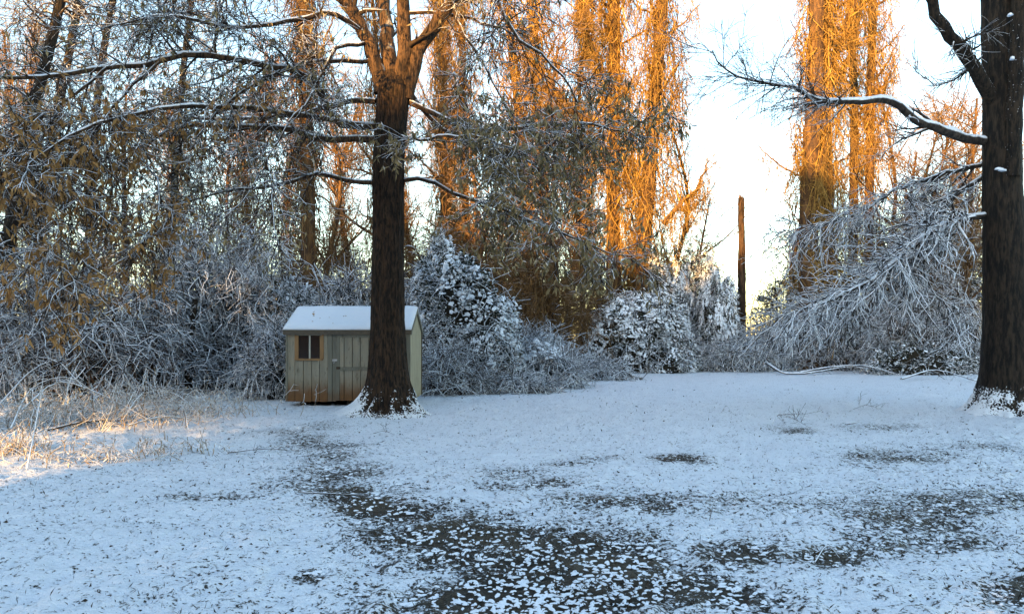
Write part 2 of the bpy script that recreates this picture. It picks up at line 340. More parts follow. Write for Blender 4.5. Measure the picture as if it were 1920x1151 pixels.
    MB().box((wx0 - .06, Yf - .04, wz0 - .045), (wx1 + .06, Yf + .018, wz0)).build('sill', STAIN, win, False, bevel=.003)
    xm = (wx0 + wx1) / 2 + .01; MB().box((xm - .018, Yf - .012, wz0), (xm + .018, Yf + .02, wz1)).build('mullion', mat_plain('white_mullion', (.42, .40, .33), (.5, .47, .4)), win, False, bevel=.002)
    g = NT('dark_glass'); g.p.inputs['Base Color'].default_value = (.022, .010, .006, 1); g.p.inputs['Roughness'].default_value = .12; g.p.inputs['Specular IOR Level'].default_value = .35
    g.bump(g.noise(3., 2), .15, .02)
    for a, b in ((wx0, xm - .018), (xm + .018, wx1)): MB().box((a, Yf + .004, wz0), (b, Yf + .010, wz1)).build('pane', g.m, win, False)
    # door
    d = bpy.data.objects.new('door', None); sc.collection.objects.link(d); d.parent = t
    dz0, dz1 = zb + .02, zp(627)
    for a, b in zip([630, 645.5, 661, 676, 691.5], [645.5, 661, 676, 691.5, 712]): MB().box((xp(a) + .006, Yf - .008 - rng.uniform(0, .004), dz0), (xp(b) - .006, Yf + .02, dz1)).build('plank', PAL, d, False, bevel=.004)
    MB().box((xp(633), Yf - .03, zp(695)), (xp(711), Yf - .013, zp(688))).build('rail', TRIM, d, False, bevel=.003)
    MB().box((xp(630) + .004, Yf - .03, zp(632.5)), (xp(711), Yf - .013, dz1)).build('rail', TRIM, d, False, bevel=.003)
    MB().box((xp(630) + .004, Yf - .028, dz0 + .01), (xp(637), Yf - .013, zp(633))).build('stile', TRIM, d, False, bevel=.003)
    IR = mat_plain('rusty_iron', (.03, .026, .022), (.10, .06, .035), 40, .55, .002, metal=.6); GAL = mat_plain('galvanised_hasp', (.35, .36, .36), (.5, .5, .5), 30, .35, metal=.8)
    h = MB(); h.box((xp(623.5), Yf - .04, zp(677)), (xp(633), Yf - .031, zp(673))); th = np.linspace(0, 2 * np.pi, 13); c = A([xp(627), Yf - .055, zp(677)])
    h.tubes((c + np.stack([np.cos(th) * .022, th * 0, np.sin(th) * .03 - .01], -1))[None], np.full((1, 13), .006), 5); h.build('hasp', GAL, d, False, bevel=.002)
    MB().box((xp(631), Yf - .045, zp(692)), (xp(638.5), Yf - .031, zp(687.5))).build('latch', IR, d, False, bevel=.004)
    # gable sides, back
    def gable(x0, x1, name, mat):
        V = []
        for x in (x0, x1): V += [(x, Yf + .012, zb), (x, Yb, zb), (x, Yb, ze - .02), (x, ym, zr - .03), (x, Yf + .012, ze - .02)]
        mb = MB(); mb.add(V, [(0, 5, 6, 1), (1, 6, 7, 2), (2, 7, 8, 3), (3, 8, 9, 4), (4, 9, 5, 0), (0, 1, 2, 4), (5, 9, 7, 6)], [(2, 3, 4), (7, 9, 8)]); return mb.build(name, mat, t, False, bevel=.004)
    gable(XR - .02, XR + .008, 'gable_panel', SIDE); gable(XL - .008, XL + .02, 'gable_panel', SIDE)
    MB().box((XL, Yb - .02, zb), (XR, Yb + .005, ze)).build('back_panel', SIDE, t, False)
    MB().box((XR + .010, Yb - .05, zb), (XR + .03, Yb + .012, ze - .02)).build('corner_board', WOOD, t, False, bevel=.003)
    # roof: two slopes with a snow sheet each, fascia, rake boards
    o = .05; y0, y1 = Yf - .09, Yb + .09; sl_ = (zr - ze) / (ym - Yf); zl = ze - sl_ * .09
    roof = MB()
    def slab(mb, lift, th, o, ye0, ze0, wob=False):
        n, m = 40, 10
        for (ya, za), (yb_, zb_) in (((ye0, ze0), (ym, zr)), ((ym, zr), (2 * ym - ye0, ze0))):
            u = np.linspace(0, 1, n); v = np.linspace(0, 1, m); U, W = np.meshgrid(u, v); X = XL - o + U * (XR - XL + 2 * o); Y = ya + W * (yb_ - ya); Z = za + W * (zb_ - za) + lift
            T = np.full_like(Z, th)
            if wob:
                ed = np.minimum.reduce([U * 3.06, (1 - U) * 3.06, W * 1.2, (1 - W) * 1.2 + (0 if ya == ym else 9)]) if ya != ym else np.minimum.reduce([U * 3.06, (1 - U) * 3.06, (1 - W) * 1.2])
                T = th * (.55 + .45 * sstep(0, .07, ed)) + (fbm(np.stack([X, Y, Z], -1), 2., 2, 9) - .5) * .03
            top = np.stack([X, Y, Z + T], -1).reshape(-1, 3); bot = np.stack([X, Y, Z], -1).reshape(-1, 3); k = (np.arange(m - 1) * n)[:, None]; j = np.arange(n - 1)[None]
            Q = np.stack([k + j, k + j + 1, k + n + j + 1, k + n + j], -1).reshape(-1, 4); N = n * m; e = np.r_[np.arange(n), np.arange(1, m) * n + n - 1, (m - 1) * n + np.arange(n - 2, -1, -1), np.arange(m - 2, 0, -1) * n]; e2 = np.roll(e, -1)
            mb.add(np.concatenate([top, bot]), np.concatenate([Q, Q[:, ::-1] + N, np.stack([e, e + N, e2 + N, e2], -1)]))
    slab(roof, 0, .03, o, y0, zl); rf = roof.build('roof', WOOD, t, False)
    sn = MB(); slab(sn, .033, .06, o - .004, y0 + .006, zl + .002, True); sn.build('snow_cover', M_SNOW, rf)
    MB().box((XL - o, y0 + .002, zl - .075), (XR + o, y0 + .03, zl - .002)).build('fascia', WOOD, rf, False, bevel=.003)
    for x in (XL - o + .001, XR + o - .024):
        mb = MB()
        for (ya, za), (yb_, zb_) in (((y0 + .035, zl), (ym, zr)), ((ym + .001, zr), (y1, zl))):
            V = [(x, ya, za - .08), (x + .023, ya, za - .08), (x + .023, yb_, zb_ - .08), (x, yb_, zb_ - .08), (x, ya, za - .003), (x + .023, ya, za - .003), (x + .023, yb_, zb_ - .003), (x, yb_, zb_ - .003)]
            mb.add(V, [(0, 3, 2, 1), (4, 5, 6, 7), (0, 1, 5, 4), (1, 2, 6, 5), (2, 3, 7, 6), (3, 0, 4, 7)])
        mb.build('rake_board', TRIM, rf, False)
    lf = MB(); n = 16; u = rng.uniform(0, 1, n); v = rng.uniform(.1, .8, n); p = np.stack([XL + .2 + u * 2.4, y0 + v * (ym - y0), zl + v * (zr - zl) + .115], 1); ln = rng.uniform(.05, .1, n)
    leaves(lf, p, rng.normal(size=(n, 3)) * [1, 1, .25], ln, ln * .45); lf.build('fallen_leaves', M_LEAFB, rf, kind='stuff')
make_shed()

# ------------------------------------------------------------------ trunks
def trunk_mesh(P, rad, sides=56, roots=(), rough=.022, snowh=.55, freq=9., seed=0, ground=0.):
    """bark-furrowed trunk along polyline P with buttress roots (angle, reach, width exponent)"""
    K = len(P); th = np.arange(sides) * 2 * np.pi / sides; C = np.stack([np.cos(th), np.sin(th), 0 * th], -1)
    z = P[:, 2] - ground; r = rad[:, None] + np.zeros((K, sides))
    fl = np.zeros_like(r)
    for a, reach, p_ in roots:
        c = np.clip(np.cos(th - R(a)), 0, 1) ** p_; fl += reach * c[None] * (.66 * np.exp(-np.maximum(z, 0) / .17) + .34 * np.exp(-np.maximum(z, 0) / .42))[:, None]
    r = r + fl; q = np.stack([np.cos(th)[None] * freq * .5 + 0 * z[:, None], np.sin(th)[None] * freq * .5 + 0 * z[:, None], z[:, None] * .8 + 0 * th], -1)
    n = fbm(q, 1.3, 3, seed); ridge = 1 - np.abs(n - .5) * 4; n2 = fbm(q * [1, 1, 6], 1.2, 2, seed + 7)
    r = r + rough * ridge + (n2 - .5) * (.03 + .12 * np.minimum(fl, .5)); r = r + (n2 - .5) * .16 * sstep(.8, .1, z)[:, None] * (snowh > 0); V = P[:, None] + C[None] * r[..., None]
    k = (np.arange(K - 1) * sides)[:, None]; j = np.arange(sides)[None]; j2 = (j + 1) % sides
    Q = np.stack([k + j, k + j2, k + sides + j2, k + sides + j], -1); cr = sstep(.1, .75, fl / np.maximum(fl.max(1, keepdims=True), 1e-6)) if len(roots) else 0 * r; s = (sstep(snowh + .25, .05, z)[:, None] * (.02 + .45 * cr) + (n2 - .5) * 1.5 * sstep(snowh + .3, snowh - .1, z)[:, None] - .45 * (1 - cr) * sstep(.02, .12, z)[:, None] - .6 * sstep(snowh - .05, snowh + .3, z)[:, None]) * (snowh > 0)
    mb = MB(); mb.add(V, Q, att=s); return mb
def oak():
    Y = 15.4; g0 = A([(730 - CX) / F * Y, Y, 0]); t = empty('oak_tree', g0, 'large dark-trunked oak with snowy roots and drooping leaves, in front of the shed', 'tree')
    key = [(733, 790, 74), (733, 760, 76), (731, 730, 74), (728, 690, 70), (727, 600, 62), (728, 450, 58), (729, 300, 58), (735, 215, 58), (739, 168, 62), (741, 140, 34)]
    P = spline([at(a, b, Y) for a, b, c in key], 150); rad = np.interp(np.linspace(0, 1, 150), np.linspace(0, 1, len(key)), [0] * len(key))
    rad = np.interp(P[:, 2], [at(a, b, Y)[2] for a, b, c in key], [c / F * Y / 2 - .02 for a, b, c in key]); P[-1, 2] += .05
    roots = [(187, 1.0, 16), (212, .55, 34), (236, .42, 44), (258, .36, 60), (281, .44, 50), (304, .36, 50), (330, .5, 34), (358, .5, 24), (60, .5, 12), (110, .5, 12), (150, .6, 14)]
    trunk_mesh(P, rad, 120, roots, .03, .5, 9., 3).build('trunk', M_OAK, t)
    mpx = Y / F
    big = [limb([(716, 175, Y), (705, 120, Y), (690, 75, 15.3), (668, 35, 15.2), (650, 0, 15.1), (625, -70, 15)], .34, .22), limb([(735, 170, Y), (727, 90, 15.6), (722, 30, 15.8), (718, -80, 16)], .34, .22),
           limb([(752, 170, Y), (757, 90, 15.2), (758, 20, 15), (757, -80, 14.8)], .34, .22), limb([(760, 185, Y), (773, 125, 15.3), (790, 85, 15.2), (820, 45, 15), (852, -10, 14.8), (880, -70, 14.6)], .34, .2)]
    for l in big: MB().tubes(*l, sides=14).build('limb', M_LIMB, t)
    mid = [limb([(702, 342, Y), (650, 336, 15.2), (598, 326, 15), (550, 340, 14.8), (500, 350, 14.6), (430, 357, 14.4), (350, 380, 14)], .11, .03),
        limb([(708, 262, Y), (640, 260, 15.2), (590, 256, 15.), (530, 243, 14.7), (420, 236, 14.2), (330, 240, 13.8), (250, 285, 13.5), (180, 360, 13.2)], .16, .04),
        limb([(708, 240, Y), (645, 235, 15.3), (610, 195, 15), (585, 152, 14.6), (540, 130, 14.3), (450, 116, 13.8), (350, 102, 13.3), (290, 116, 13), (200, 127, 12.6), (100, 140, 12.2), (-20, 142, 11.8)], .17, .06, 20),
        limb([(706, 190, Y), (640, 192, 15.8), (560, 215, 16.1), (470, 220, 16.4), (330, 224, 16.8), (220, 215, 17)], .13, .03),
        limb([(704, 112, Y), (640, 115, 15), (590, 118, 14.6), (520, 138, 14.2), (440, 180, 13.6), (370, 260, 13)], .11, .03),
        limb([(690, 70, 15.3), (640, 30, 14.8), (600, 25, 14.4), (545, 40, 14), (430, 50, 13.4), (330, 30, 12.8), (200, 50, 12.2)], .12, .03),
        limb([(660, 20, 15.2), (600, -20, 14.8), (500, -30, 14.2), (360, -20, 13.4), (180, -40, 12.6)], .14, .04),
        limb([(690, 80, 15.3), (630, 95, 14.5), (585, 175, 13.8), (540, 230, 13.2), (490, 320, 12.8)], .09, .02),
        limb([(768, 192, Y), (830, 220, 15.2), (880, 243, 15), (950, 245, 14.7), (1020, 236, 14.4), (1090, 230, 14.1), (1180, 250, 13.8)], .13, .03),
        limb([(758, 338, Y), (800, 342, 15.1), (850, 365, 14.8), (905, 377, 14.5), (960, 402, 14.1), (1040, 430, 13.6), (1110, 462, 13.2), (1190, 480, 12.9)], .10, .02),
        limb([(845, 0, 14.8), (862, 50, 14.5), (900, 110, 14.2), (935, 170, 13.9), (960, 235, 13.7)], .08, .02),
        limb([(880, -70, 14.6), (930, 0, 14.3), (975, 75, 14), (1040, 122, 13.7), (1085, 195, 13.5)], .10, .03),
        limb([(770, 175, Y), (820, 235, 16), (900, 280, 16.4), (980, 300, 16.8), (1060, 330, 17.2)], .10, .02),
        limb([(745, 255, Y), (790, 262, 14.5), (840, 255, 13.9), (900, 258, 13.3), (960, 280, 12.8)], .08, .02),
        limb([(765, 25, 15), (850, 30, 15), (950, 60, 15), (1010, 100, 15.2)], .08, .02)]
    for l in mid: MB().tubes(*l, sides=8).build('limb', M_LIMB, t)
    # limbs reaching forward over the left of the lawn
    fwd = [limb([(708, 235, Y), (560, 215, 14.4), (400, 200, 13.2), (250, 215, 12.2), (120, 260, 11.4), (20, 330, 10.8)], .13, .03), limb([(300, 115, 13), (220, 190, 12.4), (160, 280, 11.8), (120, 400, 11.3), (110, 520, 11)], .06, .012),
           limb([(200, 127, 12.6), (110, 200, 12), (50, 320, 11.4), (30, 450, 11)], .06, .012), limb([(250, 285, 13.5), (290, 330, 12.9), (300, 380, 12.5), (280, 450, 12.2)], .05, .012), limb([(350, 380, 14), (250, 430, 13.4), (160, 470, 12.8), (80, 520, 12.4)], .04, .012)]
    for l in fwd: MB().tubes(*l, sides=7).build('limb', M_LIMB, t)
    sn = MB()
    for l in mid + fwd:
        P_, R_ = l; K = P_.shape[1]; q = P_[:, 2:-1].copy(); rr2 = R_[:, 2:-1]; q[..., 2] += rr2 * .8; r_ = rr2 * .62 * np.where(rng.random((1, K - 3)) < .2, .15, rng.uniform(.6, 1.2, (1, K - 3))); r_[:, 0] = r_[:, -1] = .004; sn.tubes(q, r_, 6)
    sn.build('snow', M_SNOW, t); allm = mid + fwd; mb = MB(); lv = MB(); lvb = MB()
    def sub(ls, n2, n3, n4, L2, L3, droop, per, frac, tgt, ln=(.09, .16)):
        l2 = None
        parts = [grow(l[0], l[1], max(3, int(n2 / len(ls) * np.linalg.norm(np.diff(l[0][0], axis=0), axis=1).sum() / 6)), L2, (30, 75), droop, 7, .16, (.24, 1), .45, .008, .6) for l in ls]
        l2 = stack(*parts); l3 = grow(*l2, n3, L3, (30, 70), droop, 4, .2, (.2, 1), .6, .0065); l4 = grow(*l3, n4, L3 * .5, (25, 65), droop * .8, 3, .2, (.2, 1), .7, .005)
        mb.tubes(*l2, sides=5); mb.tubes(*l3, sides=3); mb.tubes(*l4, sides=3)
        if per: hang_leaves(tgt, l4[0], per, ln, .27, .5, frac); hang_leaves(tgt, l3[0], per, ln, .27, .5, frac * .6)
    sub(mid[:8], 230, 1900, 3600, 1.2, .6, .14, 3, .30, lv); lo_ = [mid[8], mid[9], mid[12], mid[13]]; sub(lo_, 120, 1050, 2500, 1.0, .5, .22, 4, .62, lv, (.10, .18)); sub([mid[10], mid[11], mid[14]], 50, 420, 900, 1.1, .55, .2, 3, .16, lv)
    sub(fwd, 120, 1000, 2200, 1.0, .5, .3, 4, .45, lvb, (.10, .18)); sub(big, 8, 60, 140, 1.3, .6, .1, 3, .3, lv)
    mb.build('twigs', M_TWIG, t, kind='stuff'); lv.build('leaves', M_LEAF, t, smooth=False, kind='stuff'); lvb.build('brown_leaves', M_LEAFB, t, smooth=False, kind='stuff')
oak()
def right_tree():
    Y = 15.6; g0 = A([(1890 - CX) / F * Y, Y, 0]); t = empty('beech_tree', g0, 'big dark smooth trunk at the right edge with long snowy limbs', 'tree')
    key = [(1892, 790, 100), (1892, 740, 98), (1890, 690, 92), (1888, 600, 82), (1883, 450, 72), (1879, 330, 67), (1878, 200, 65), (1877, 80, 66), (1876, -60, 68)]
    P = spline([at(a, b, Y) for a, b, c in key], 130); rad = np.interp(P[:, 2], [at(a, b, Y)[2] for a, b, c in key], [c / F * Y / 2 - .02 for a, b, c in key])
    roots = [(186, .6, 18), (212, .45, 36), (236, .38, 46), (260, .38, 55), (285, .40, 50), (312, .4, 40), (340, .45, 24), (20, .5, 12), (90, .5, 10), (140, .5, 12)]
    trunk_mesh(P, rad, 120, roots, .008, .5, 6., 23).build('trunk', M_RBARK, t)
    up = limb([(1868, 200, 15.6), (1850, 165, 15.4), (1810, 105, 15.2), (1770, 55, 15), (1745, 0, 14.9), (1725, -70, 14.8)], .30, .17)
    second = limb([(1898, 330, 15.3), (1903, 200, 15.2), (1908, 90, 15.2), (1912, -70, 15.1)], .30, .30)
    b1 = limb([(1888, 272, 15.6), (1840, 264, 15.62), (1800, 256, 15.4), (1755, 240, 15.1), (1715, 225, 15), (1685, 198, 14.9), (1655, 186, 14.8), (1600, 192, 14.6), (1540, 188, 14.4), (1510, 178, 14.3), (1495, 165, 14.2), (1450, 158, 14), (1410, 150, 13.9), (1375, 140, 13.8), (1345, 115, 13.7), (1335, 95, 13.6)], .23, .02, 32, .008)
    b2 = limb([(1888, 400, 15.6), (1840, 405, 15.65), (1800, 412, 15.4), (1750, 430, 15), (1700, 470, 14.8), (1650, 515, 14.6), (1590, 548, 14.4), (1530, 572, 14.2), (1470, 592, 14.0)], .17, .02, 22, .01)
    b3 = limb([(1745, 432, 15), (1720, 480, 15.2), (1650, 510, 15.5), (1600, 560, 15.8), (1560, 620, 16)], .09, .015)
    b4 = limb([(1690, 350, 17), (1650, 375, 17), (1600, 405, 17), (1540, 420, 17), (1480, 440, 17)], .08, .015); b5 = limb([(1885, 295, 15.7), (1835, 308, 15.9), (1790, 320, 16.2), (1690, 350, 17)], .12, .08)
    b6 = limb([(1712, 485, 15.2), (1740, 530, 15), (1790, 590, 14.8), (1835, 620, 14.7)], .05, .012); b7 = limb([(1885, 310, 15.7), (1835, 335, 15.9), (1800, 360, 16.1), (1730, 430, 16.5), (1640, 520, 17), (1520, 600, 17.5), (1420, 650, 18)], .13, .02)
    b8 = limb([(1860, 90, 15.6), (1800, 140, 15.9), (1760, 160, 16.2), (1710, 130, 16.5)], .06, .015)
    for l in (up, second): MB().tubes(*l, sides=16).build('limb', M_RBARK, t)
    M_RL = mat_snowy('snow_capped_limb', (.035, .028, .024), (.07, .055, .042), .12, .5, .3, 6., bark=14., dark=(.02, .016, .013))
    for l in (b1, b2, b3, b4, b5, b6, b7, b8): MB().tubes(*l, sides=9).build('limb', M_RL, t)
    # snow lying along the big limbs
    sn = MB(); 
    for l in (b1, b2):
        P_, R_ = l; K = P_.shape[1]; q = P_[:, 4:-2].copy(); r = R_[:, 4:-2] * .75 * rng.uniform(.5, 1.2, (1, K - 6)); q[..., 2] += R_[:, 4:-2] * .75; r[:, 0] = r[:, -1] = .004; sn.tubes(q, r, 7)
    pt = at(1880, 315, 15.16); lumps(sn, A([at(1872, 318, 15.19), at(1882, 321, 15.19), at(1877, 320, 15.17), at(1898, 112, 14.98), at(1894, 30, 14.98)]), A([.07, .06, .07, .06, .06]), A([.05] * 5), A([.05, .045, .06, .07, .06]), 8)
    sn.build('snow', M_SNOW, t)
    mb = MB(); l2 = grow(*b1, 34, 1.1, (25, 70), .06, 7, .13, (.2, 1), .45, .007, .7); l2c = grow(*b1, 15, .95, (25, 65), .08, 6, .14, (.6, 1), .6, .006, .6)
    for s_ in (l2, l2c): mb.tubes(*s_, sides=4)
    l3 = grow(*stack(l2[:1] and (l2[0][:, ::1][:, :6], l2[1][:, :6]), l2c), 420, .5, (20, 55), .05, 5, .15, (.2, 1), .6, .004); mb.tubes(*l3); mb.tubes(*grow(*l3, 900, .25, (20, 55), .05, 4, .15, (.3, 1), .7, .003))
    lu = grow(*up, 10, .9, (40, 80), .1, 6, .15, (.3, 1), .3, .006); mb.tubes(*lu, sides=4); mb.tubes(*grow(*lu, 90, .5, (25, 60), .1, 5, .15)); mb.tubes(*grow(*b8, 60, .7, (25, 60), .1, 5, .15))
    dr = MB(); bias = (-.35, .0, -.22)
    e2 = stack(*[tuple(grow(l[0], l[1], n, 1.05, (25, 70), .12, 8, .16, (.1, 1), .55, .010, .8, bias)) for l, n in ((b2, 90), (b3, 40), (b6, 18), (b7, 80), (b4, 45), (b5, 20))])
    e3 = grow(*e2, 1700, .5, (25, 70), .12, 6, .18, (.15, 1), .65, .008, 1., (-.15, 0, -.1)); e4 = grow(*e3, 3600, .28, (25, 65), .08, 3, .2, (.2, 1), .8, .0065)
    def trim(e):
        q = e[0]; py = HY - (q[..., 2] - EYE) * F / q[..., 1]; px = CX + q[..., 0] / q[..., 1] * F; k = (py.max(1) < 672) & (px.max(1) < 1838); return e[0][k], e[1][k]
    dr.tubes(*trim(e2), sides=5); dr.tubes(*trim(e3)); dr.tubes(*trim(e4))
    mb.build('fine_twigs', M_TWIG, t, kind='stuff'); dr.build('drooping_twigs', M_TWIGH, t, kind='stuff')
right_tree()

# ------------------------------------------------------------------ vine-draped trees
def vine_tree(name, label, stems, heights, nst, spread, fluff, mat, bark, cat='tree', limbs=(), group=None, extra=None, nl=11):
    """stems: list of photo polylines with depth and widths; strands of dead vine hang round each"""
    p0 = at(*stems[0][0][0]); t = empty(name, (p0[0], p0[1], 0), label, cat, group); vb = MB()
    for pts, w0, w1 in stems:
        q = [at(*p) for p in pts]; q[0][2] = -.1; P = spline(q, 40); rad = np.linspace(w0 / 2, w1 / 2, 40); trunk_mesh(P, rad, 20, (), .05, -1., 7., 5).build('trunk', bark, t)
        n = nst; k = rng.uniform(heights[0], 1, n); i = (k * 39).astype(int); top = P[i]; th = rng.uniform(0, 6.28, n); rr_ = rad[i] + np.abs(rng.normal(0, spread, n)) * (1.25 - .6 * k)
        cl = rng.integers(0, 34, n); rr_ = rad[i] + spread * ((rng.random(34) * 1.9)[cl] * (1.25 - .6 * k) + rng.normal(0, .12, n)); rr_ = rad[i] + (rr_ - rad[i]) * (.3 + 1.5 * vn(np.stack([k * 11, cl * .31, 0 * k], -1), 1., 17)); th = rng.normal(0, .16, n) + rng.uniform(0, 6.28, 34)[cl] + k * 2          # strands gather into curtains
        p = top + np.stack([np.cos(th) * rr_, np.sin(th) * rr_, rng.uniform(-.3, .3, n)], 1); L = np.minimum(rng.uniform(.6, 2.2, n) * np.where(rng.random(n) < .3, 2.3, 1), p[:, 2] - .3)
        d = norm(np.stack([np.cos(th) * .10, np.sin(th) * .10, -np.ones(n)], 1)); S = walk(p, d, np.maximum(L, .5), rng.uniform(.010, .036, n), 7, .26, .2, .006); S = (S[0], np.maximum(S[1], .010)); vb.tubes(*S)
        f = grow(*S, fluff, .45, (20, 90), .22, 3, .3, (0, 1), .8, .010); vb.tubes(*f)
    auto = []
    for pts, w0, w1 in stems:
        P = spline([at(*p) for p in pts], 40)
        for q in rng.uniform(.42, .98, nl):
            b0 = P[int(q * 39)]; a_ = rng.uniform(0, 6.28); d_ = A([math.cos(a_), math.sin(a_) * .6, rng.uniform(.5, 1.3)]); d_ /= np.linalg.norm(d_); ll = rng.uniform(1.2, 3.4); auto.append(((b0, b0 + d_ * ll * .5 + [0, 0, -.1], b0 + d_ * ll + [0, 0, .35]), rng.uniform(.09, .2), .04, 36))
    for pts, w0, w1, n in list(limbs) + auto:
        l = limb(pts, w0, w1, 14, .05) if len(pts) > 3 else (spline(pts, 14)[None] + rng.normal(0, .03, (1, 14, 3)), np.linspace(w0 / 2, w1 / 2, 14)[None]); MB().tubes(*l, sides=8).build('limb', bark, t); k = rng.integers(1, 13, n); p = l[0][0][k] + rng.normal(0, .12, (n, 3)); d = np.tile([0, 0, -1.], (n, 1)) + rng.normal(0, .2, (n, 3))
        S = walk(p, norm(d), rng.uniform(.5, 2.4, n), rng.uniform(.010, .018, n), 5, .2, .25, .009); vb.tubes(*S); vb.tubes(*grow(*S, n * 2, .4, (20, 80), .2, 3, .25, (0, 1), .8, .009))
        tw = grow(*l, max(8, n // 5), 1.1, (30, 70), .05, 6, .18, (.2, 1), .5, .008); vb.tubes(*tw, sides=4); vb.tubes(*grow(*tw, n, .5, (25, 60), .1, 3, .2, (.2, 1), .7, .008))
    if extra: extra(t)
    vb.build('vines', mat, t, kind='stuff'); return t
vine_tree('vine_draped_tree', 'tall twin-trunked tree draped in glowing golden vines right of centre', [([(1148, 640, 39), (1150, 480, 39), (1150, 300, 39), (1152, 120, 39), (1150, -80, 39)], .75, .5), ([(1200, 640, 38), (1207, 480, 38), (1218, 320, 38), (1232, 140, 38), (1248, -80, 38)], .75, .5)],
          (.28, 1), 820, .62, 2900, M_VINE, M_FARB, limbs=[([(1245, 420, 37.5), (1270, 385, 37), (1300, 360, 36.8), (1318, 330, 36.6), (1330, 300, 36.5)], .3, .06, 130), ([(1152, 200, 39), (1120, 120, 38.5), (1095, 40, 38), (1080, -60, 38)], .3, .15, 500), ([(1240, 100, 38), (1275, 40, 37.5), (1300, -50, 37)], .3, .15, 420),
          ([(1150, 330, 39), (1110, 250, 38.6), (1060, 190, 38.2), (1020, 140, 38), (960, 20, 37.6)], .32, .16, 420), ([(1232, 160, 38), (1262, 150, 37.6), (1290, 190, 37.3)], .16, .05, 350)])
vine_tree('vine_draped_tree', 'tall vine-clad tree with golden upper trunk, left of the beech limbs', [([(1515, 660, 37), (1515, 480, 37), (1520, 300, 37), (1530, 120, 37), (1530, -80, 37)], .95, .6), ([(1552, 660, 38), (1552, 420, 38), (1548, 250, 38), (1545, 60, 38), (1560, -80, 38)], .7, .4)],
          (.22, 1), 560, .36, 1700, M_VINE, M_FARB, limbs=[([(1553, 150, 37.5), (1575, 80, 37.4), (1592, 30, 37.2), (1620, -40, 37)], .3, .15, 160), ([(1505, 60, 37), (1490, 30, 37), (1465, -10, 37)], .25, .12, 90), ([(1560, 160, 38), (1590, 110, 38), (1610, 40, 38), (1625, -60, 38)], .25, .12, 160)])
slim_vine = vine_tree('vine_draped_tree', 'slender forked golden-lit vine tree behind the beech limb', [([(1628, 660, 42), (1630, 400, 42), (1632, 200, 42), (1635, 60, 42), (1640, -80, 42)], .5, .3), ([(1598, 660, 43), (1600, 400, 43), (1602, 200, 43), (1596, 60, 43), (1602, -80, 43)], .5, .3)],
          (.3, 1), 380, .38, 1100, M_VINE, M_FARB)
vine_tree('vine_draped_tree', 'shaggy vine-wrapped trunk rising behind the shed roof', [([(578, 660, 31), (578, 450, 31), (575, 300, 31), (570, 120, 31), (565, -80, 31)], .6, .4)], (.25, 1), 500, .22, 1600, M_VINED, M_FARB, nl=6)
def vine_twin(src, label, px, Y, k, rot):
    p = at(px, 634, Y); t = empty('vine_draped_tree', (p[0], Y, 0), label, 'tree'); t.scale = k; t.rotation_euler = (R(rng.uniform(-3, 3)), R(rng.uniform(-7, 7)), R(rot))
    for ch in src.children:
        o = ch.copy(); sc.collection.objects.link(o); o.parent = t
vine_twin(slim_vine, 'golden vine-hung tree just left of the twin-trunked one', 1045, 41, (1.1, 1.1, 1.), 40); vine_twin(slim_vine, 'golden vine-hung tree close beside the oak trunk', 850, 48, (1., 1., 1.05), 250)
def leaning(name, label, pts, w0, w1, n, mat=M_VINED):
    p0 = at(*pts[0]); t = empty(name, (p0[0], p0[1], 0), label, 'tree', 'dark leaning trees at the left edge'); q = [at(*p) for p in pts]; q[0][2] = -.1; P = spline(q, 40); trunk_mesh(P, np.linspace(w0 / 2, w1 / 2, 40), 16, (), .03, -1, 7, 4).build('trunk', M_RBARK, t)
    S = (P[None], np.linspace(w0 / 2, w1 / 2, 40)[None]); mb = MB(); a = grow(*S, n, 1.8, (40, 90), .28, 8, .16, (.3, 1), .35, .01); b = grow(*a, n * 9, .9, (25, 70), .25, 5, .2, (.1, 1), .6, .009); c = grow(*b, n * 20, .4, (25, 70), .2, 3, .2, (.1, 1), .7, .0065); mb.tubes(*a, sides=4); mb.tubes(*b); mb.tubes(*c); mb.build('twigs', M_TWIG, t, kind='stuff')
leaning('leaning_tree', 'dark tree leaning right at the far left edge, nearest the corner', [(-20, 700, 21), (5, 520, 21), (25, 400, 21), (60, 220, 21), (100, 60, 21), (130, -80, 21)], .42, .2, 70)
leaning('leaning_tree', 'thin dark leaning tree second from the left edge', [(50, 700, 24), (70, 480, 24), (90, 300, 24), (120, 150, 24), (160, -60, 24)], .32, .18, 60)
leaning('leaning_tree', 'thin dark upright tree third from the left edge', [(150, 700, 26), (165, 480, 26), (175, 300, 26), (190, 120, 26), (230, -80, 26)], .3, .15, 60)
leaning('leaning_tree', 'thin dark tree amid tangled twigs between shed and left corner', [(330, 700, 27), (325, 480, 27), (330, 300, 27), (345, 120, 27), (370, -80, 27)], .26, .14, 60)
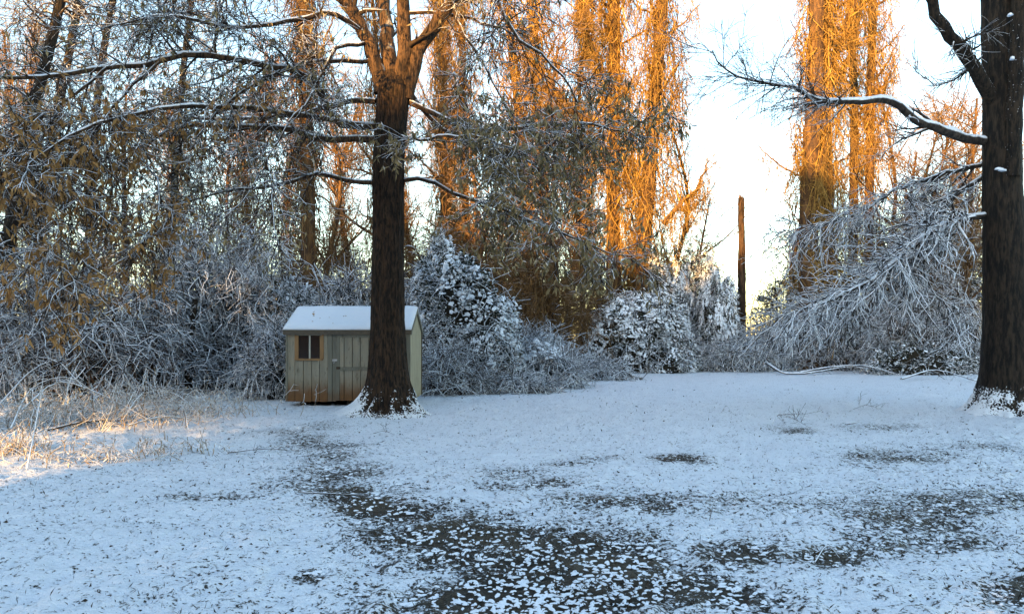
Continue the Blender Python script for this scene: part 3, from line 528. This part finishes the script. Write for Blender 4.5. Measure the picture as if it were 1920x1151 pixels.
def snag():
    Y = 38.4; P = spline([at(a, b, Y) for a, b in ((1389, 655), (1389, 560), (1388, 480), (1388, 410), (1389, 371))], 60); t = empty('broken_snag', (P[0, 0], Y, 0), 'bare broken tree snag standing alone against the bright sky', 'snag')
    rad = np.linspace(.23, .13, 60); P[0, 2] = -.1; trunk_mesh(P + np.cumsum(rng.normal(0, .008, P.shape), 0) * [1, 1, 0], rad * (1 + .25 * (fbm(P * [0, 0, 1.], 1.2, 2, 3) - .5)), 20, (), .035, -1, 6, 9).build('trunk', mat_snowy('weathered_snag', (.05, .028, .016), (.09, .052, .03), .8, 1.2, .2, 6., bark=10.), t)
    mb = MB(); th = rng.uniform(0, 6.28, 9); p = P[-1] + np.stack([np.cos(th) * .07, np.sin(th) * .07, 0 * th - .05], 1); mb.tubes(*walk(p, np.tile([0, 0, 1.], (9, 1)), rng.uniform(.1, .35, 9), np.full(9, .05), 4, .05, 0, .008), sides=5); mb.build('splinters', M_FARB, t); st = grow(P[None], rad[None], 9, .35, (50, 85), 0, 4, .1, (.25, .97), .25, .012); sb = MB(); sb.tubes(*st, sides=5); sb.build('stubs', M_FARB, t, kind='stuff')
snag()

# ------------------------------------------------------------------ woods behind
def far_tree_mesh(h, seed, vines):
    global rng; keep = rng; rng = np.random.default_rng(seed); tb = MB(); mb = MB(); P = spline([(0, 0, -.2), (rng.normal(0, .3), 0, h * .3), (rng.normal(0, .5), 0, h * .65), (rng.normal(0, .8), 0, h)], 24); rad = np.linspace(.2, .05, 24)
    tb.tubes(P[None], rad[None], 9); S = (P[None], rad[None]); a = grow(*S, 34, 2.6, (25, 60), -.06, 7, .14, (.25, 1), .55, .018); b = grow(*a, 300, 1.1, (25, 60), .05, 4, .18, (.15, 1), .6, .013); c = grow(*b, 1000, .6, (25, 65), .1, 3, .2, (.1, 1), .7, .010)
    tb.tubes(*a, sides=5); mb.tubes(*b); mb.tubes(*c)
    if vines:
        n = 520; i = rng.integers(6, 24, n); th = rng.uniform(0, 6.28, n); rr_ = np.abs(rng.normal(0, .35, n)) + .1; p = P[i] + np.stack([np.cos(th) * rr_, np.sin(th) * rr_, 0 * th], 1)
        V = walk(p, np.tile([0, 0, -1.], (n, 1)), rng.uniform(1, 4, n), np.full(n, .018), 5, .16, .2, .010); mb.tubes(*V); mb.tubes(*grow(*V, 900, .45, (20, 80), .2, 3, .2, (0, 1), .8, .010))
    o1 = tb.build('trunk', M_FARB); o2 = mb.build('crown', M_FAR); rng = keep
    m = (o1.data, o2.data); bpy.data.objects.remove(o1); bpy.data.objects.remove(o2); return m
def woods():
    var = [far_tree_mesh(17, 101, 1), far_tree_mesh(20, 102, 1), far_tree_mesh(15, 103, 0), far_tree_mesh(22, 104, 1), far_tree_mesh(13, 105, 0)]
    spots = [(20, 45), (95, 38), (170, 50), (235, 34), (300, 56), (360, 40), (430, 48), (495, 36), (545, 60), (620, 44), (665, 52), (700, 35), (780, 46), (815, 58), (835, 40), (870, 52), (905, 37), (940, 48), (975, 60), (1005, 42), (1035, 36), (1060, 54), (1095, 45), (1125, 62), (1185, 50), (1270, 46), (1300, 58),
             (1480, 50), (1570, 56), (1665, 44), (1700, 52), (1745, 40), (1790, 48), (1830, 58), (1880, 42), (1960, 46), (-60, 40), (1685, 39), (1722, 36), (1765, 46), (1812, 38)]
    ones = 'first second third fourth fifth sixth seventh eighth ninth tenth eleventh twelfth thirteenth fourteenth fifteenth sixteenth seventeenth eighteenth nineteenth twentieth'.split(); ordw = ones + ['twenty-' + o for o in ones[:9]] + ['thirtieth'] + ['thirty-' + o for o in ones[:9]] + ['fortieth'] + ['forty-' + o for o in ones[:9]]
    for n, (px, Y) in enumerate(sorted(spots)):
        v = (n * 3 + n // 5) % 5
        if 1260 < px < 1320 or px > 1655: v = 4 if n % 2 else 2
        p = at(px, 634, Y); nm = ['', 'first', 'second', 'third']; part = 'behind the left thicket' if px < 520 else 'behind the shed and oak' if px < 760 else 'between oak and golden vines' if px < 1200 else 'near the broken snag' if px < 1490 else 'behind the beech limbs'
        t = empty('background_tree', (p[0], Y, 0), '%s tree %s, the %s background trunk from the left' % (['slim viny', 'tall viny', 'slender bare', 'very tall viny', 'low bare'][v], part, ordw[n]), 'tree', 'bare trees in the woods behind')
        t.rotation_euler[2] = rng.uniform(0, 6.28); s = rng.uniform(.85, 1.12) * (.98 if px > 1655 else 1); t.scale = (s, s, s)
        for nm_, me in (('trunk', var[v][0]), ('crown', var[v][1])):
            o = bpy.data.objects.new(nm_, me); sc.collection.objects.link(o); o.parent = t
            if nm_ == 'crown': o['kind'] = 'stuff'
    # understorey far off, one mass
    mb = MB(); n = 2300; px = rng.uniform(-300, 2250, n); Y = rng.uniform(42, 85, n); k = (np.abs(px - 1420) > 55) | (rng.random(n) < .25); px, Y = px[k], Y[k]; n = len(px); p = np.stack([(px - CX) / F * Y, Y, 0 * Y], 1)
    d = norm(np.stack([rng.normal(0, .3, n), rng.normal(0, .3, n), np.ones(n)], 1)); S = walk(p, d, rng.uniform(2., 7.5, n), np.full(n, .05), 5, .16, .1, .018); mb.tubes(*S); mb.tubes(*grow(*S, 6500, 1.1, (25, 70), .1, 3, .2, (.05, 1), .6, .017))
    tag(mb.build('far_understorey', M_FAR, kind='stuff'), 'brown tangled undergrowth far back between the trees', 'undergrowth')
woods()

# ------------------------------------------------------------------ thickets and bushes
def dome_pts(n, c, rx, ry, h, seed, zlo=.05, amp=.5):
    """points on a lumpy dome and its outward directions"""
    th = rng.uniform(0, 2 * np.pi, n); ph = np.arccos(rng.uniform(0, 1 - zlo, n)); ph = np.pi / 2 - ph; cz = np.sin(ph)
    u = np.stack([np.cos(th) * np.cos(ph), np.sin(th) * np.cos(ph), cz], -1); k = 1 + (fbm(u * 2.2 + seed * 3.7, 1., 3, seed) - .5) * amp * 2
    p = u * k[:, None] * [rx, ry, h] + A(c); return p, norm(u / A([rx, ry, h])), k
def thicket(name, label, c, rx, ry, h, n1, n2, n3, mat, seed, drape=0, cat='thicket', lean=(0, 0, 0), core=False, ev=0, pads=0, L2=.8, L3=.35, group=None, arch=.8, rm=.0095):
    c = A([c[0], c[1], 0]); t = empty(name, c, label, cat, group); mb = MB()
    if n1:
        e, o, k = dome_pts(n1, c, rx, ry, h, seed, 0); st = c + rng.normal(0, .28, (n1, 3)) * [rx, ry, 0]; st[:, 2] = -.05
        top = st * .45 + e * .55; top[:, 2] = np.maximum(e[:, 2] * 1.15, h * arch * rng.uniform(.4, 1, n1)); u = np.linspace(0, 1, 10)[None, :, None]
        P = st[:, None] * (1 - u) ** 2 + 2 * top[:, None] * u * (1 - u) + (e + A(lean))[:, None] * u ** 2; P[:, 1:] += np.cumsum(rng.normal(0, .035 * h / 3, (n1, 9, 3)), 1); r = np.linspace(1, .35, 10)[None] * rng.uniform(.012, .04, (n1, 1)); S = (P, r); mb.tubes(*S, sides=4)
        a = grow(*S, int(n2 * .62), L2 * 1.05, (25, 75), .18, 5, .2, (.2, 1), .6, rm * 1.0, 1., lean); b = grow(*a, int(n3 * .6), L3 * 1.1, (25, 75), .15, 3, .22, (.1, 1), .7, rm * .6); mb.tubes(*a); mb.tubes(*b)
    if drape:
        drape = int(drape * .6)
        p, o, k = dome_pts(drape, c, rx, ry, h, seed, .05); tn = np.cross(o, rng.normal(size=o.shape)); tn[:, 2] -= .5; d = norm(tn + o * .25); S = walk(p - o * .05, d, rng.uniform(.35, 1.2, drape), np.full(drape, .02), 5, .22, .18, rm); mb.tubes(*S); mb.tubes(*grow(*S, drape * 2, L3 * .9, (25, 80), .1, 3, .2, (0, 1), .8, rm * .75))
    if mb.n: mb.build('branches', mat, t, kind='stuff')
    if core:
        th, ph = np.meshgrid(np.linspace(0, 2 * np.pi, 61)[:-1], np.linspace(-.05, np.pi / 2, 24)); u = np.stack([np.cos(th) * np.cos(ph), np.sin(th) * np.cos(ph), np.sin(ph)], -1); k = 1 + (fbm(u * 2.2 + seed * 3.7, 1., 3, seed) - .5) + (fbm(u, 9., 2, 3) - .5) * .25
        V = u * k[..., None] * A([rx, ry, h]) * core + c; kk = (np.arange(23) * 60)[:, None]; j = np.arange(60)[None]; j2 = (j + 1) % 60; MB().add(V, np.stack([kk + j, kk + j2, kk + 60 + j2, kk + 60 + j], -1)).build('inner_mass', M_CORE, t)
    if ev:
        lf = MB(); n = ev; p, o, k = dome_pts(n, c, rx, ry, h, seed, .0); p = p - o * rng.uniform(-.10, .35, (n, 1)) * (k[:, None]); cl = vn(p, 2.4, seed + 2); keep = cl > rng.uniform(.2, .5, n); p, o = p[keep], o[keep]; n = len(p)
        p = np.repeat(p, 6, 0) + rng.normal(0, .055, (n * 6, 3)); d = np.repeat(o, 6, 0) + rng.normal(0, .6, (n * 6, 3)); d[:, 2] -= .25; ln = rng.uniform(.07, .19, n * 6); leaves(lf, p, d, ln, ln * .5); lf.build('leaves', M_EVER, t, smooth=False, kind='stuff')
    if pads:
        sn = MB(); p, o, k = dome_pts(pads, c, rx, ry, h, seed, .0); keep = (o[:, 2] > rng.uniform(-.1, .6, pads)) & (vn(p, 1.5, seed + 4) * .7 + vn(p, 5., seed + 5) * .3 > .47); o = norm(o[keep] + rng.normal(0, .35, (keep.sum(), 3)) + [0, 0, .45]); p = p[keep] + o * rng.uniform(-.08, .07, (len(o), 1)); s = rng.uniform(.022, .075, len(p)); lumps(sn, p, s * rng.uniform(1, 2.2, len(p)), s, s * rng.uniform(.4, .8, len(p)), 5, o); sn.build('snow', M_SNOW, t, kind='stuff')
    return t
X = lambda px, Y: (px - CX) / F * Y
def twin(src, name, label, c, k, rot, cat):
    t = empty(name, (c[0], c[1], 0), label, cat); t.scale = k; t.rotation_euler[2] = R(rot)
    for ch in src.children:
        o = ch.copy(); sc.collection.objects.link(o); o.parent = t
    return t
# left of the shed
thicket('snowy_thicket', 'tall dome of blue-grey snowy twigs left of the shed', (X(410, 22.5), 22.8), 2.5, 2.0, 5.2, 150, 2600, 8500, M_TWIGH, 3, drape=1500, arch=1.)
thicket('snowy_thicket', 'dense brown snowy tangle at the left edge behind the weeds', (X(110, 18), 18.6), 2.6, 1.7, 3.6, 150, 2200, 6500, M_TWIGB, 5, drape=900, arch=1.)
thicket('snowy_thicket', 'low snowy twigs between the left tangle and the dome', (X(265, 20.5), 21), 1.7, 1.2, 2.9, 90, 1100, 3200, M_TWIGB, 6, drape=500)
shrub_a = thicket('snowy_shrub', 'blue snowy shrub touching the left wall of the shed', (X(512, 19.5), 19.8), .75, .9, 1.9, 70, 700, 2600, M_TWIGH, 8, drape=500, cat='shrub')
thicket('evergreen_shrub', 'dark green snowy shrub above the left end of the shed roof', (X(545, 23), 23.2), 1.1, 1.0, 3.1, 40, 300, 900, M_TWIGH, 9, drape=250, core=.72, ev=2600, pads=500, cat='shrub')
twin(shrub_a, 'snowy_shrub', 'pale snowy twiggy shrub behind the shed roof, left of the oak trunk', (X(655, 24), 24.2), (1.8, 1.2, 1.85), 120, 'shrub')
def stub(px, Y, lean_, w, h, label):
    p = A([X(px, Y), Y, -.1]); t = empty('thicket_stem', (p[0], Y, 0), label, 'tree stem', 'dark stems under the snowy dome'); P = spline([p, p + [lean_ * .4, 0, h * .4], p + [lean_ * .7, .1, h * .75], p + [lean_, .2, h]], 24); trunk_mesh(P, np.linspace(w / 2, w * .3, 24), 14, (), .02, .05, 6, 8).build('trunk', M_RBARK, t)
    S = (P[None], np.linspace(w / 2, w * .3, 24)[None]); mb = MB(); a = grow(*S, 9, 1.5, (30, 70), -.05, 7, .15, (.5, 1), .5, .01); mb.tubes(*a, sides=5); mb.tubes(*grow(*a, 60, .7, (30, 70), .1, 5, .2)); mb.build('branches', M_TWIGH, t, kind='stuff')
stub(282, 20.3, -.1, .14, 2.4, 'left of the three dark stems under the snowy dome'); stub(302, 20.2, -.35, .22, 2.2, 'thick leaning middle stem under the snowy dome'); stub(352, 20.5, .12, .19, 2.8, 'straight dark right stem under the snowy dome')
# right of the shed
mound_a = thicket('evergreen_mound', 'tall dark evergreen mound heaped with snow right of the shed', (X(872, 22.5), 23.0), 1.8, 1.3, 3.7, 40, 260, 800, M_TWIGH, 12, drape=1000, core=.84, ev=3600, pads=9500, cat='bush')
twin(mound_a, 'evergreen_mound', 'higher snowy evergreen lump just right of the oak trunk', (X(800, 24), 24.6), (.67, .77, 1.25), 150, 'bush')
thicket('bramble_bush', 'snowy bramble tangle with brown gaps beside the shed wall', (X(845, 21), 21.0), 1.1, .8, 1.15, 70, 500, 1500, M_TWIGB, 15, drape=350, cat='bramble')
thicket('bramble_bush', 'long white snowy bramble slope in the middle', (X(990, 24.5), 24.6), 1.75, 1.3, 1.6, 110, 1300, 4600, M_TWIGH, 16, drape=1300, core=.55, pads=2600, cat='bramble')
fringe = thicket('bramble_bush', 'low snowy bramble fringe in front of the middle slope', (X(920, 21.6), 21.7), 1.9, .7, .6, 100, 1000, 3200, M_TWIGH, 17, drape=700, L2=.5, L3=.25, cat='bramble')
twin(fringe, 'bramble_bush', 'low snowy bramble fringe running toward the right mound', (X(1085, 28), 28.6), (1.1, 1.2, 1.3), 180, 'bramble')
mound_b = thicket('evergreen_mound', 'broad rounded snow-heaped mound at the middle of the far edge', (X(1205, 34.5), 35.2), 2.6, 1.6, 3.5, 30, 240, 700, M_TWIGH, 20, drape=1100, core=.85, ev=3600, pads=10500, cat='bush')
twin(mound_b, 'evergreen_mound', 'snowy evergreen crest behind the broad rounded mound', (X(1255, 38), 38), (.65, .8, 1.43), 200, 'bush')
twin(mound_b, 'evergreen_mound', 'slim snow-topped evergreen clump beside the broken snag', (X(1342, 36.5), 36.8), (.5, .65, 1.35), 100, 'bush')
thicket('snowy_thicket', 'low grey-blue snowy brush at the foot of the snag', (X(1390, 35.5), 35.6), 2.4, 1.0, 1.9, 90, 900, 3200, M_TWIGH, 24, drape=700, cat='thicket', lean=(-.15, 0, 0))
thick_a = thicket('snowy_thicket', 'wide grey snowy thicket under the drooping beech limb', (X(1560, 36.5), 37), 3.9, 1.7, 3.7, 150, 1700, 5600, M_TWIGB, 26, drape=1300, lean=(-.4, 0, -.1), arch=1.)
twin(thick_a, 'snowy_thicket', 'snowy thicket against the right trunk', (X(1745, 33.5), 34), (.8, .95, 1.25), 15, 'thicket')
thicket('evergreen_shrub', 'dark leafy shrub under the thicket left of the right trunk', (X(1740, 32), 32.4), 2.2, .7, 1.3, 20, 100, 300, M_TWIGH, 28, core=.8, ev=1500, pads=150, cat='shrub')
thicket('evergreen_shrub', 'olive leafy tree clump behind the right thicket', (X(1745, 40), 40), 3.4, 2.0, 9.5, 60, 700, 2600, M_TWIG, 29, ev=2600, cat='shrub', L2=1.2, L3=.6)
thicket('evergreen_shrub', 'sparse leafy bush against bright sky right of the snag', (X(1462, 40), 40), 1.5, 1.2, 5.6, 30, 300, 1200, M_TWIG, 30, ev=1300, cat='shrub')
thicket('evergreen_shrub', 'brown leafy bush behind the mounds left of the snag', (X(1300, 42), 42), 2.0, 1.4, 6.6, 60, 700, 2800, M_TWIGB, 31, ev=1200, cat='shrub')
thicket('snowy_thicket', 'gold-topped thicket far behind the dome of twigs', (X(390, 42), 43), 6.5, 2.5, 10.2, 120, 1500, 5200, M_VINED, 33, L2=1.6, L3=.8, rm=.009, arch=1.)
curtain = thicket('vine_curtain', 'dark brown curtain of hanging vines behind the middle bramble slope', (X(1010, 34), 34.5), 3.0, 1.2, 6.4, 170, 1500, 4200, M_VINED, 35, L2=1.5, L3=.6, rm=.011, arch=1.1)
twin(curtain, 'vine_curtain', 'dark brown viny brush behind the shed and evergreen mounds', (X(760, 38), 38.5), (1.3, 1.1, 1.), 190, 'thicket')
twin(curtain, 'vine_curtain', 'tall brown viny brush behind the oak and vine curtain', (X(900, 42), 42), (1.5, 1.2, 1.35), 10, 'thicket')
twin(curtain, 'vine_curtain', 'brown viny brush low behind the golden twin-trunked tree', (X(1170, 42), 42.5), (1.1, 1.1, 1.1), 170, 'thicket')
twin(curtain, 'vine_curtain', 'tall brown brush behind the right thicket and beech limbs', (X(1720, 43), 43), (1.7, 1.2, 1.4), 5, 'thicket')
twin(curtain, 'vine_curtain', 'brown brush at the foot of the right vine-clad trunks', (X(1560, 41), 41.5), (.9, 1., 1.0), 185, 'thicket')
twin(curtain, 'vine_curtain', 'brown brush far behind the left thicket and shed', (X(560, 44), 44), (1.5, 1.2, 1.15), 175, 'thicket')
# ------------------------------------------------------------------ weeds, saplings, fallen branches
def weeds(name, label, px, py, rx, ry, n, h, mat=M_WEED):
    g = gat(px, py); t = empty(name, g, label, 'weeds', 'dry weeds on the left lawn'); mb = MB(); p = g + rng.normal(0, .5, (n, 3)) * [rx, ry, 0]; p[:, 2] = gz(p[:, 0], p[:, 1]) - .01
    d = norm(np.stack([rng.normal(0, .6, n), rng.normal(0, .5, n), np.ones(n)], 1)); S = walk(p, d, rng.uniform(.4, 1.2, n) * h, np.full(n, .008), 5, .22, .38, .0045); mb.tubes(*S); mb.tubes(*grow(*S, n * 2, .2 * h + .05, (25, 70), .15, 3, .2, (.3, 1), .8, .004)); mb.build('stems', mat, t, kind='stuff')
    lf = MB(); hang_leaves(lf, S[0], 2, (.04, .09), .3, .6, .5); lf.build('leaves', mat, t, smooth=False, kind='stuff')
weeds('weed_clump', 'broad pale dry weed clump left of the shed', 300, 780, 2.2, .9, 380, .75); weeds('weed_clump', 'dry brown weed clump at the left picture edge', 110, 800, 2.2, .9, 360, .85)
weeds('weed_clump', 'reddish brush heap low at the left edge', 60, 750, 1.8, .7, 380, 1.0, M_WEED); weeds('weed_clump', 'small dry weed tuft on the snow front left', 160, 865, 1.0, .4, 70, .35); weeds('weed_clump', 'small dark weed tuft on snow between clump and oak', 300, 850, 1.0, .3, 60, .3); weeds('weed_clump', 'tiny tuft of dry weeds at the far left front', 20, 850, .7, .5, 120, .5)
def stick(label, pts, w, n=6, L=.35, name='fallen_branch', up=.1, mat=None):
    q = []
    for px, py, z in pts:
        g = gat(px, py); q.append([g[0], g[1], gz(g[0], g[1]) + z])
    P = spline(q, 12); t = empty(name, (q[0][0], q[0][1], 0), label, 'branch'); S = (P[None], np.linspace(w / 2, w / 6, 12)[None]); MB().tubes(*S, sides=6).build('stem', mat or M_TWIG, t)
    a = grow(*S, n, L, (25, 60), .02, 5, .15, (.2, 1), .6, .003, .8, up=up); mb = MB(); mb.tubes(*a); mb.tubes(*grow(*a, n * 2, L * .4, (25, 60), .02, 4, .15, (.2, 1), .7, .0025)); mb.build('twigs', mat or M_TWIG, t, kind='stuff')
stick('long snowy fallen branch at the foot of the right thicket', [(1436, 697, .45), (1475, 704, .08), (1540, 703, .14), (1600, 700, .3), (1655, 704, .06)], .13, 12, .9, mat=M_TWIGH)
stick('second snowy fallen branch lying right of the long one', [(1500, 703, .1), (1560, 702, .32), (1620, 703, .38), (1690, 707, .05)], .09, 10, .8, mat=M_TWIGH)
stick('snowy brush limb lying left of the right trunk', [(1690, 716, .1), (1750, 712, .35), (1800, 716, .2), (1840, 722, .05)], .08, 26, .7, mat=M_TWIGH)
stick('curled dark twig standing on the open snow', [(1448, 800, .05), (1460, 794, .18), (1490, 800, .14), (1530, 815, .05)], .02, 14, .35, up=.4); stick('thin twig with upright sprigs on the right lawn', [(1600, 770, .02), (1625, 768, .08), (1655, 772, .02)], .014, 10, .3, up=.5)
stick('thin bent twig in the right foreground snow', [(1528, 1058, .01), (1548, 1040, .06), (1566, 1034, .03)], .012, 3, .15); stick('short dark stick on the lawn below the right trunk', [(1585, 797, .01), (1610, 794, .02)], .03, 1, .1)
for lab, pp, w_ in (('tangled pale stick arching over the weeds near the shed', [(230, 800, .1), (270, 790, .55), (330, 786, .5), (390, 800, .05)], .025), ('low crossed stick in the middle of the left brush', [(130, 800, .05), (200, 782, .5), (270, 780, .35)], .03), ('bent snowy stick at the right end of the brush', [(330, 776, .05), (365, 772, .45), (400, 785, .1)], .022), ('upright forked stick behind the left brush heap', [(120, 775, .0), (130, 772, .6), (150, 768, 1.1)], .03), ('long leaning stick at the far left brush', [(-20, 800, .2), (60, 776, .9), (120, 770, 1.2)], .035)): stick(lab, pp, w_, 12, .5, up=.1, mat=M_WEED)
stick('dark branch lying across the weeds at left', [(90, 818, .1), (160, 806, .14), (240, 800, .1)], .05, 6, .4)
stick('thin leafy branch lying on snow below the weeds', [(430, 852, .03), (500, 848, .06), (560, 846, .02)], .02, 8, .25); stick('long pale stick on the snow left of the oak', [(560, 925, .02), (620, 930, .04), (680, 928, .02)], .018, 6, .25); stick('crooked twig on snow in front of the oak', [(700, 812, .01), (718, 810, .03), (735, 813, .02)], .014, 5, .2, up=.3)
stick('arched pale stick in the brush heap beside the weeds', [(40, 800, .3), (110, 790, .75), (200, 795, .5), (290, 806, .1)], .035, 9, .45, up=.2, mat=M_WEED)
stick('thin bowed stick rising from the left brush heap', [(20, 815, .1), (60, 800, .7), (130, 802, .9), (190, 800, .5)], .03, 9, .45, up=.2, mat=M_WEED)
stick('slender dark twig dropping from the brush at the far left', [(50, 880, .0), (62, 872, .35), (75, 868, .8), (82, 866, 1.15)], .02, 9, .45, up=.2, mat=M_WEED)
stick('long straw-coloured stick lying before the shed-side brush', [(240, 812, .12), (310, 806, .22), (385, 800, .06)], .03, 9, .45, up=.2, mat=M_WEED)
stick('thin straight twig stuck in the right snow', [(1330, 980, .0), (1336, 978, .12), (1345, 975, .22)], .008, 1, .05); stick('small arched twig on the middle lawn', [(1352, 776, .01), (1362, 770, .1), (1375, 780, .02)], .014, 2, .15)

# ------------------------------------------------------------------ unseen leaf screen added behind the viewer, shaped to shade the lawn
def added_shade_screen():
    global rng; rng = np.random.default_rng(99)
    a = R(SUN_AZ); te = math.tan(R(SUN_EL)); dv = A([math.sin(a), math.cos(a)]); uv = A([math.cos(a), -math.sin(a)]); S0 = -42; mb = MB()
    def top(u):
        return np.interp(u, [-90, -60, -45, -34, -25, -19, -13, -10, -9.7, -8.0, -7.6, -7, -4.5, 0, 10, 70], [21, 20, 19, 17, 15.5, 14.5, 13.3, 13.2, 11.8, 11.8, 13., 13.2, 15.5, 18, 18.5, 18.5]) + (fbm(np.stack([u, 0 * u, 0 * u], -1), .45, 3, 61) - .5) * np.where(np.abs(u + 8.8) < 1.1, 0., 2.6)
    for n, u0, u1, z0, z1, lo, hi in ((11000, -90, -20, 0, 1, 1., 2.2), (26000, -20.5, -.5, 0, .56, .25, .6), (10000, -20.5, -.5, .5, 1, .5, 1.1), (12000, -3.5, 70, 0, 1, 1., 2.2)):
        u = rng.uniform(u0, u1, n); s = S0 + rng.uniform(-3, 3, n); z = (z0 + (z1 - z0) * rng.uniform(0, 1, n)) * top(u); hit = z / te + s; p3 = np.stack([u, 0 * u, z], -1)
        k = ~((u > -18) & (u < -8.6) & (hit > -2) & (hit < np.where(u > -12.4, 11.8, 14.5)) & (vn(p3 * [1, 1, 2.], .6, 70) > .38)); k &= ~((u > -17) & (u < -11.5) & (hit > 32) & (hit < 56) & (vn(p3, .9, 71) > .63)); k &= ~((u > -8.4) & (u < -6.3) & (hit > -3) & (hit < 8) & (vn(p3, 1.1, 72) > .66))  # gaps cut in the added screen so sun patches reach the left side
        u, s, z = u[k], s[k], z[k]; n = len(u); c = np.stack([u * uv[0] + s * dv[0], u * uv[1] + s * dv[1], z], 1); l = rng.uniform(lo, hi, n)
        leaves(mb, c, rng.normal(size=(n, 3)), l, l * rng.uniform(.6, .9, n))
    tag(mb.build('added_shade_screen', M_EVER, smooth=False, kind='stuff'), 'unseen leafy screen added behind the viewer to shade the lawn', 'wood')
added_shade_screen()
print('TRIS', sum(sum(len(p.vertices) - 2 for p in []) for o in []) or sum(len(m.loops) - 2 * len(m.polygons) for m in bpy.data.meshes))
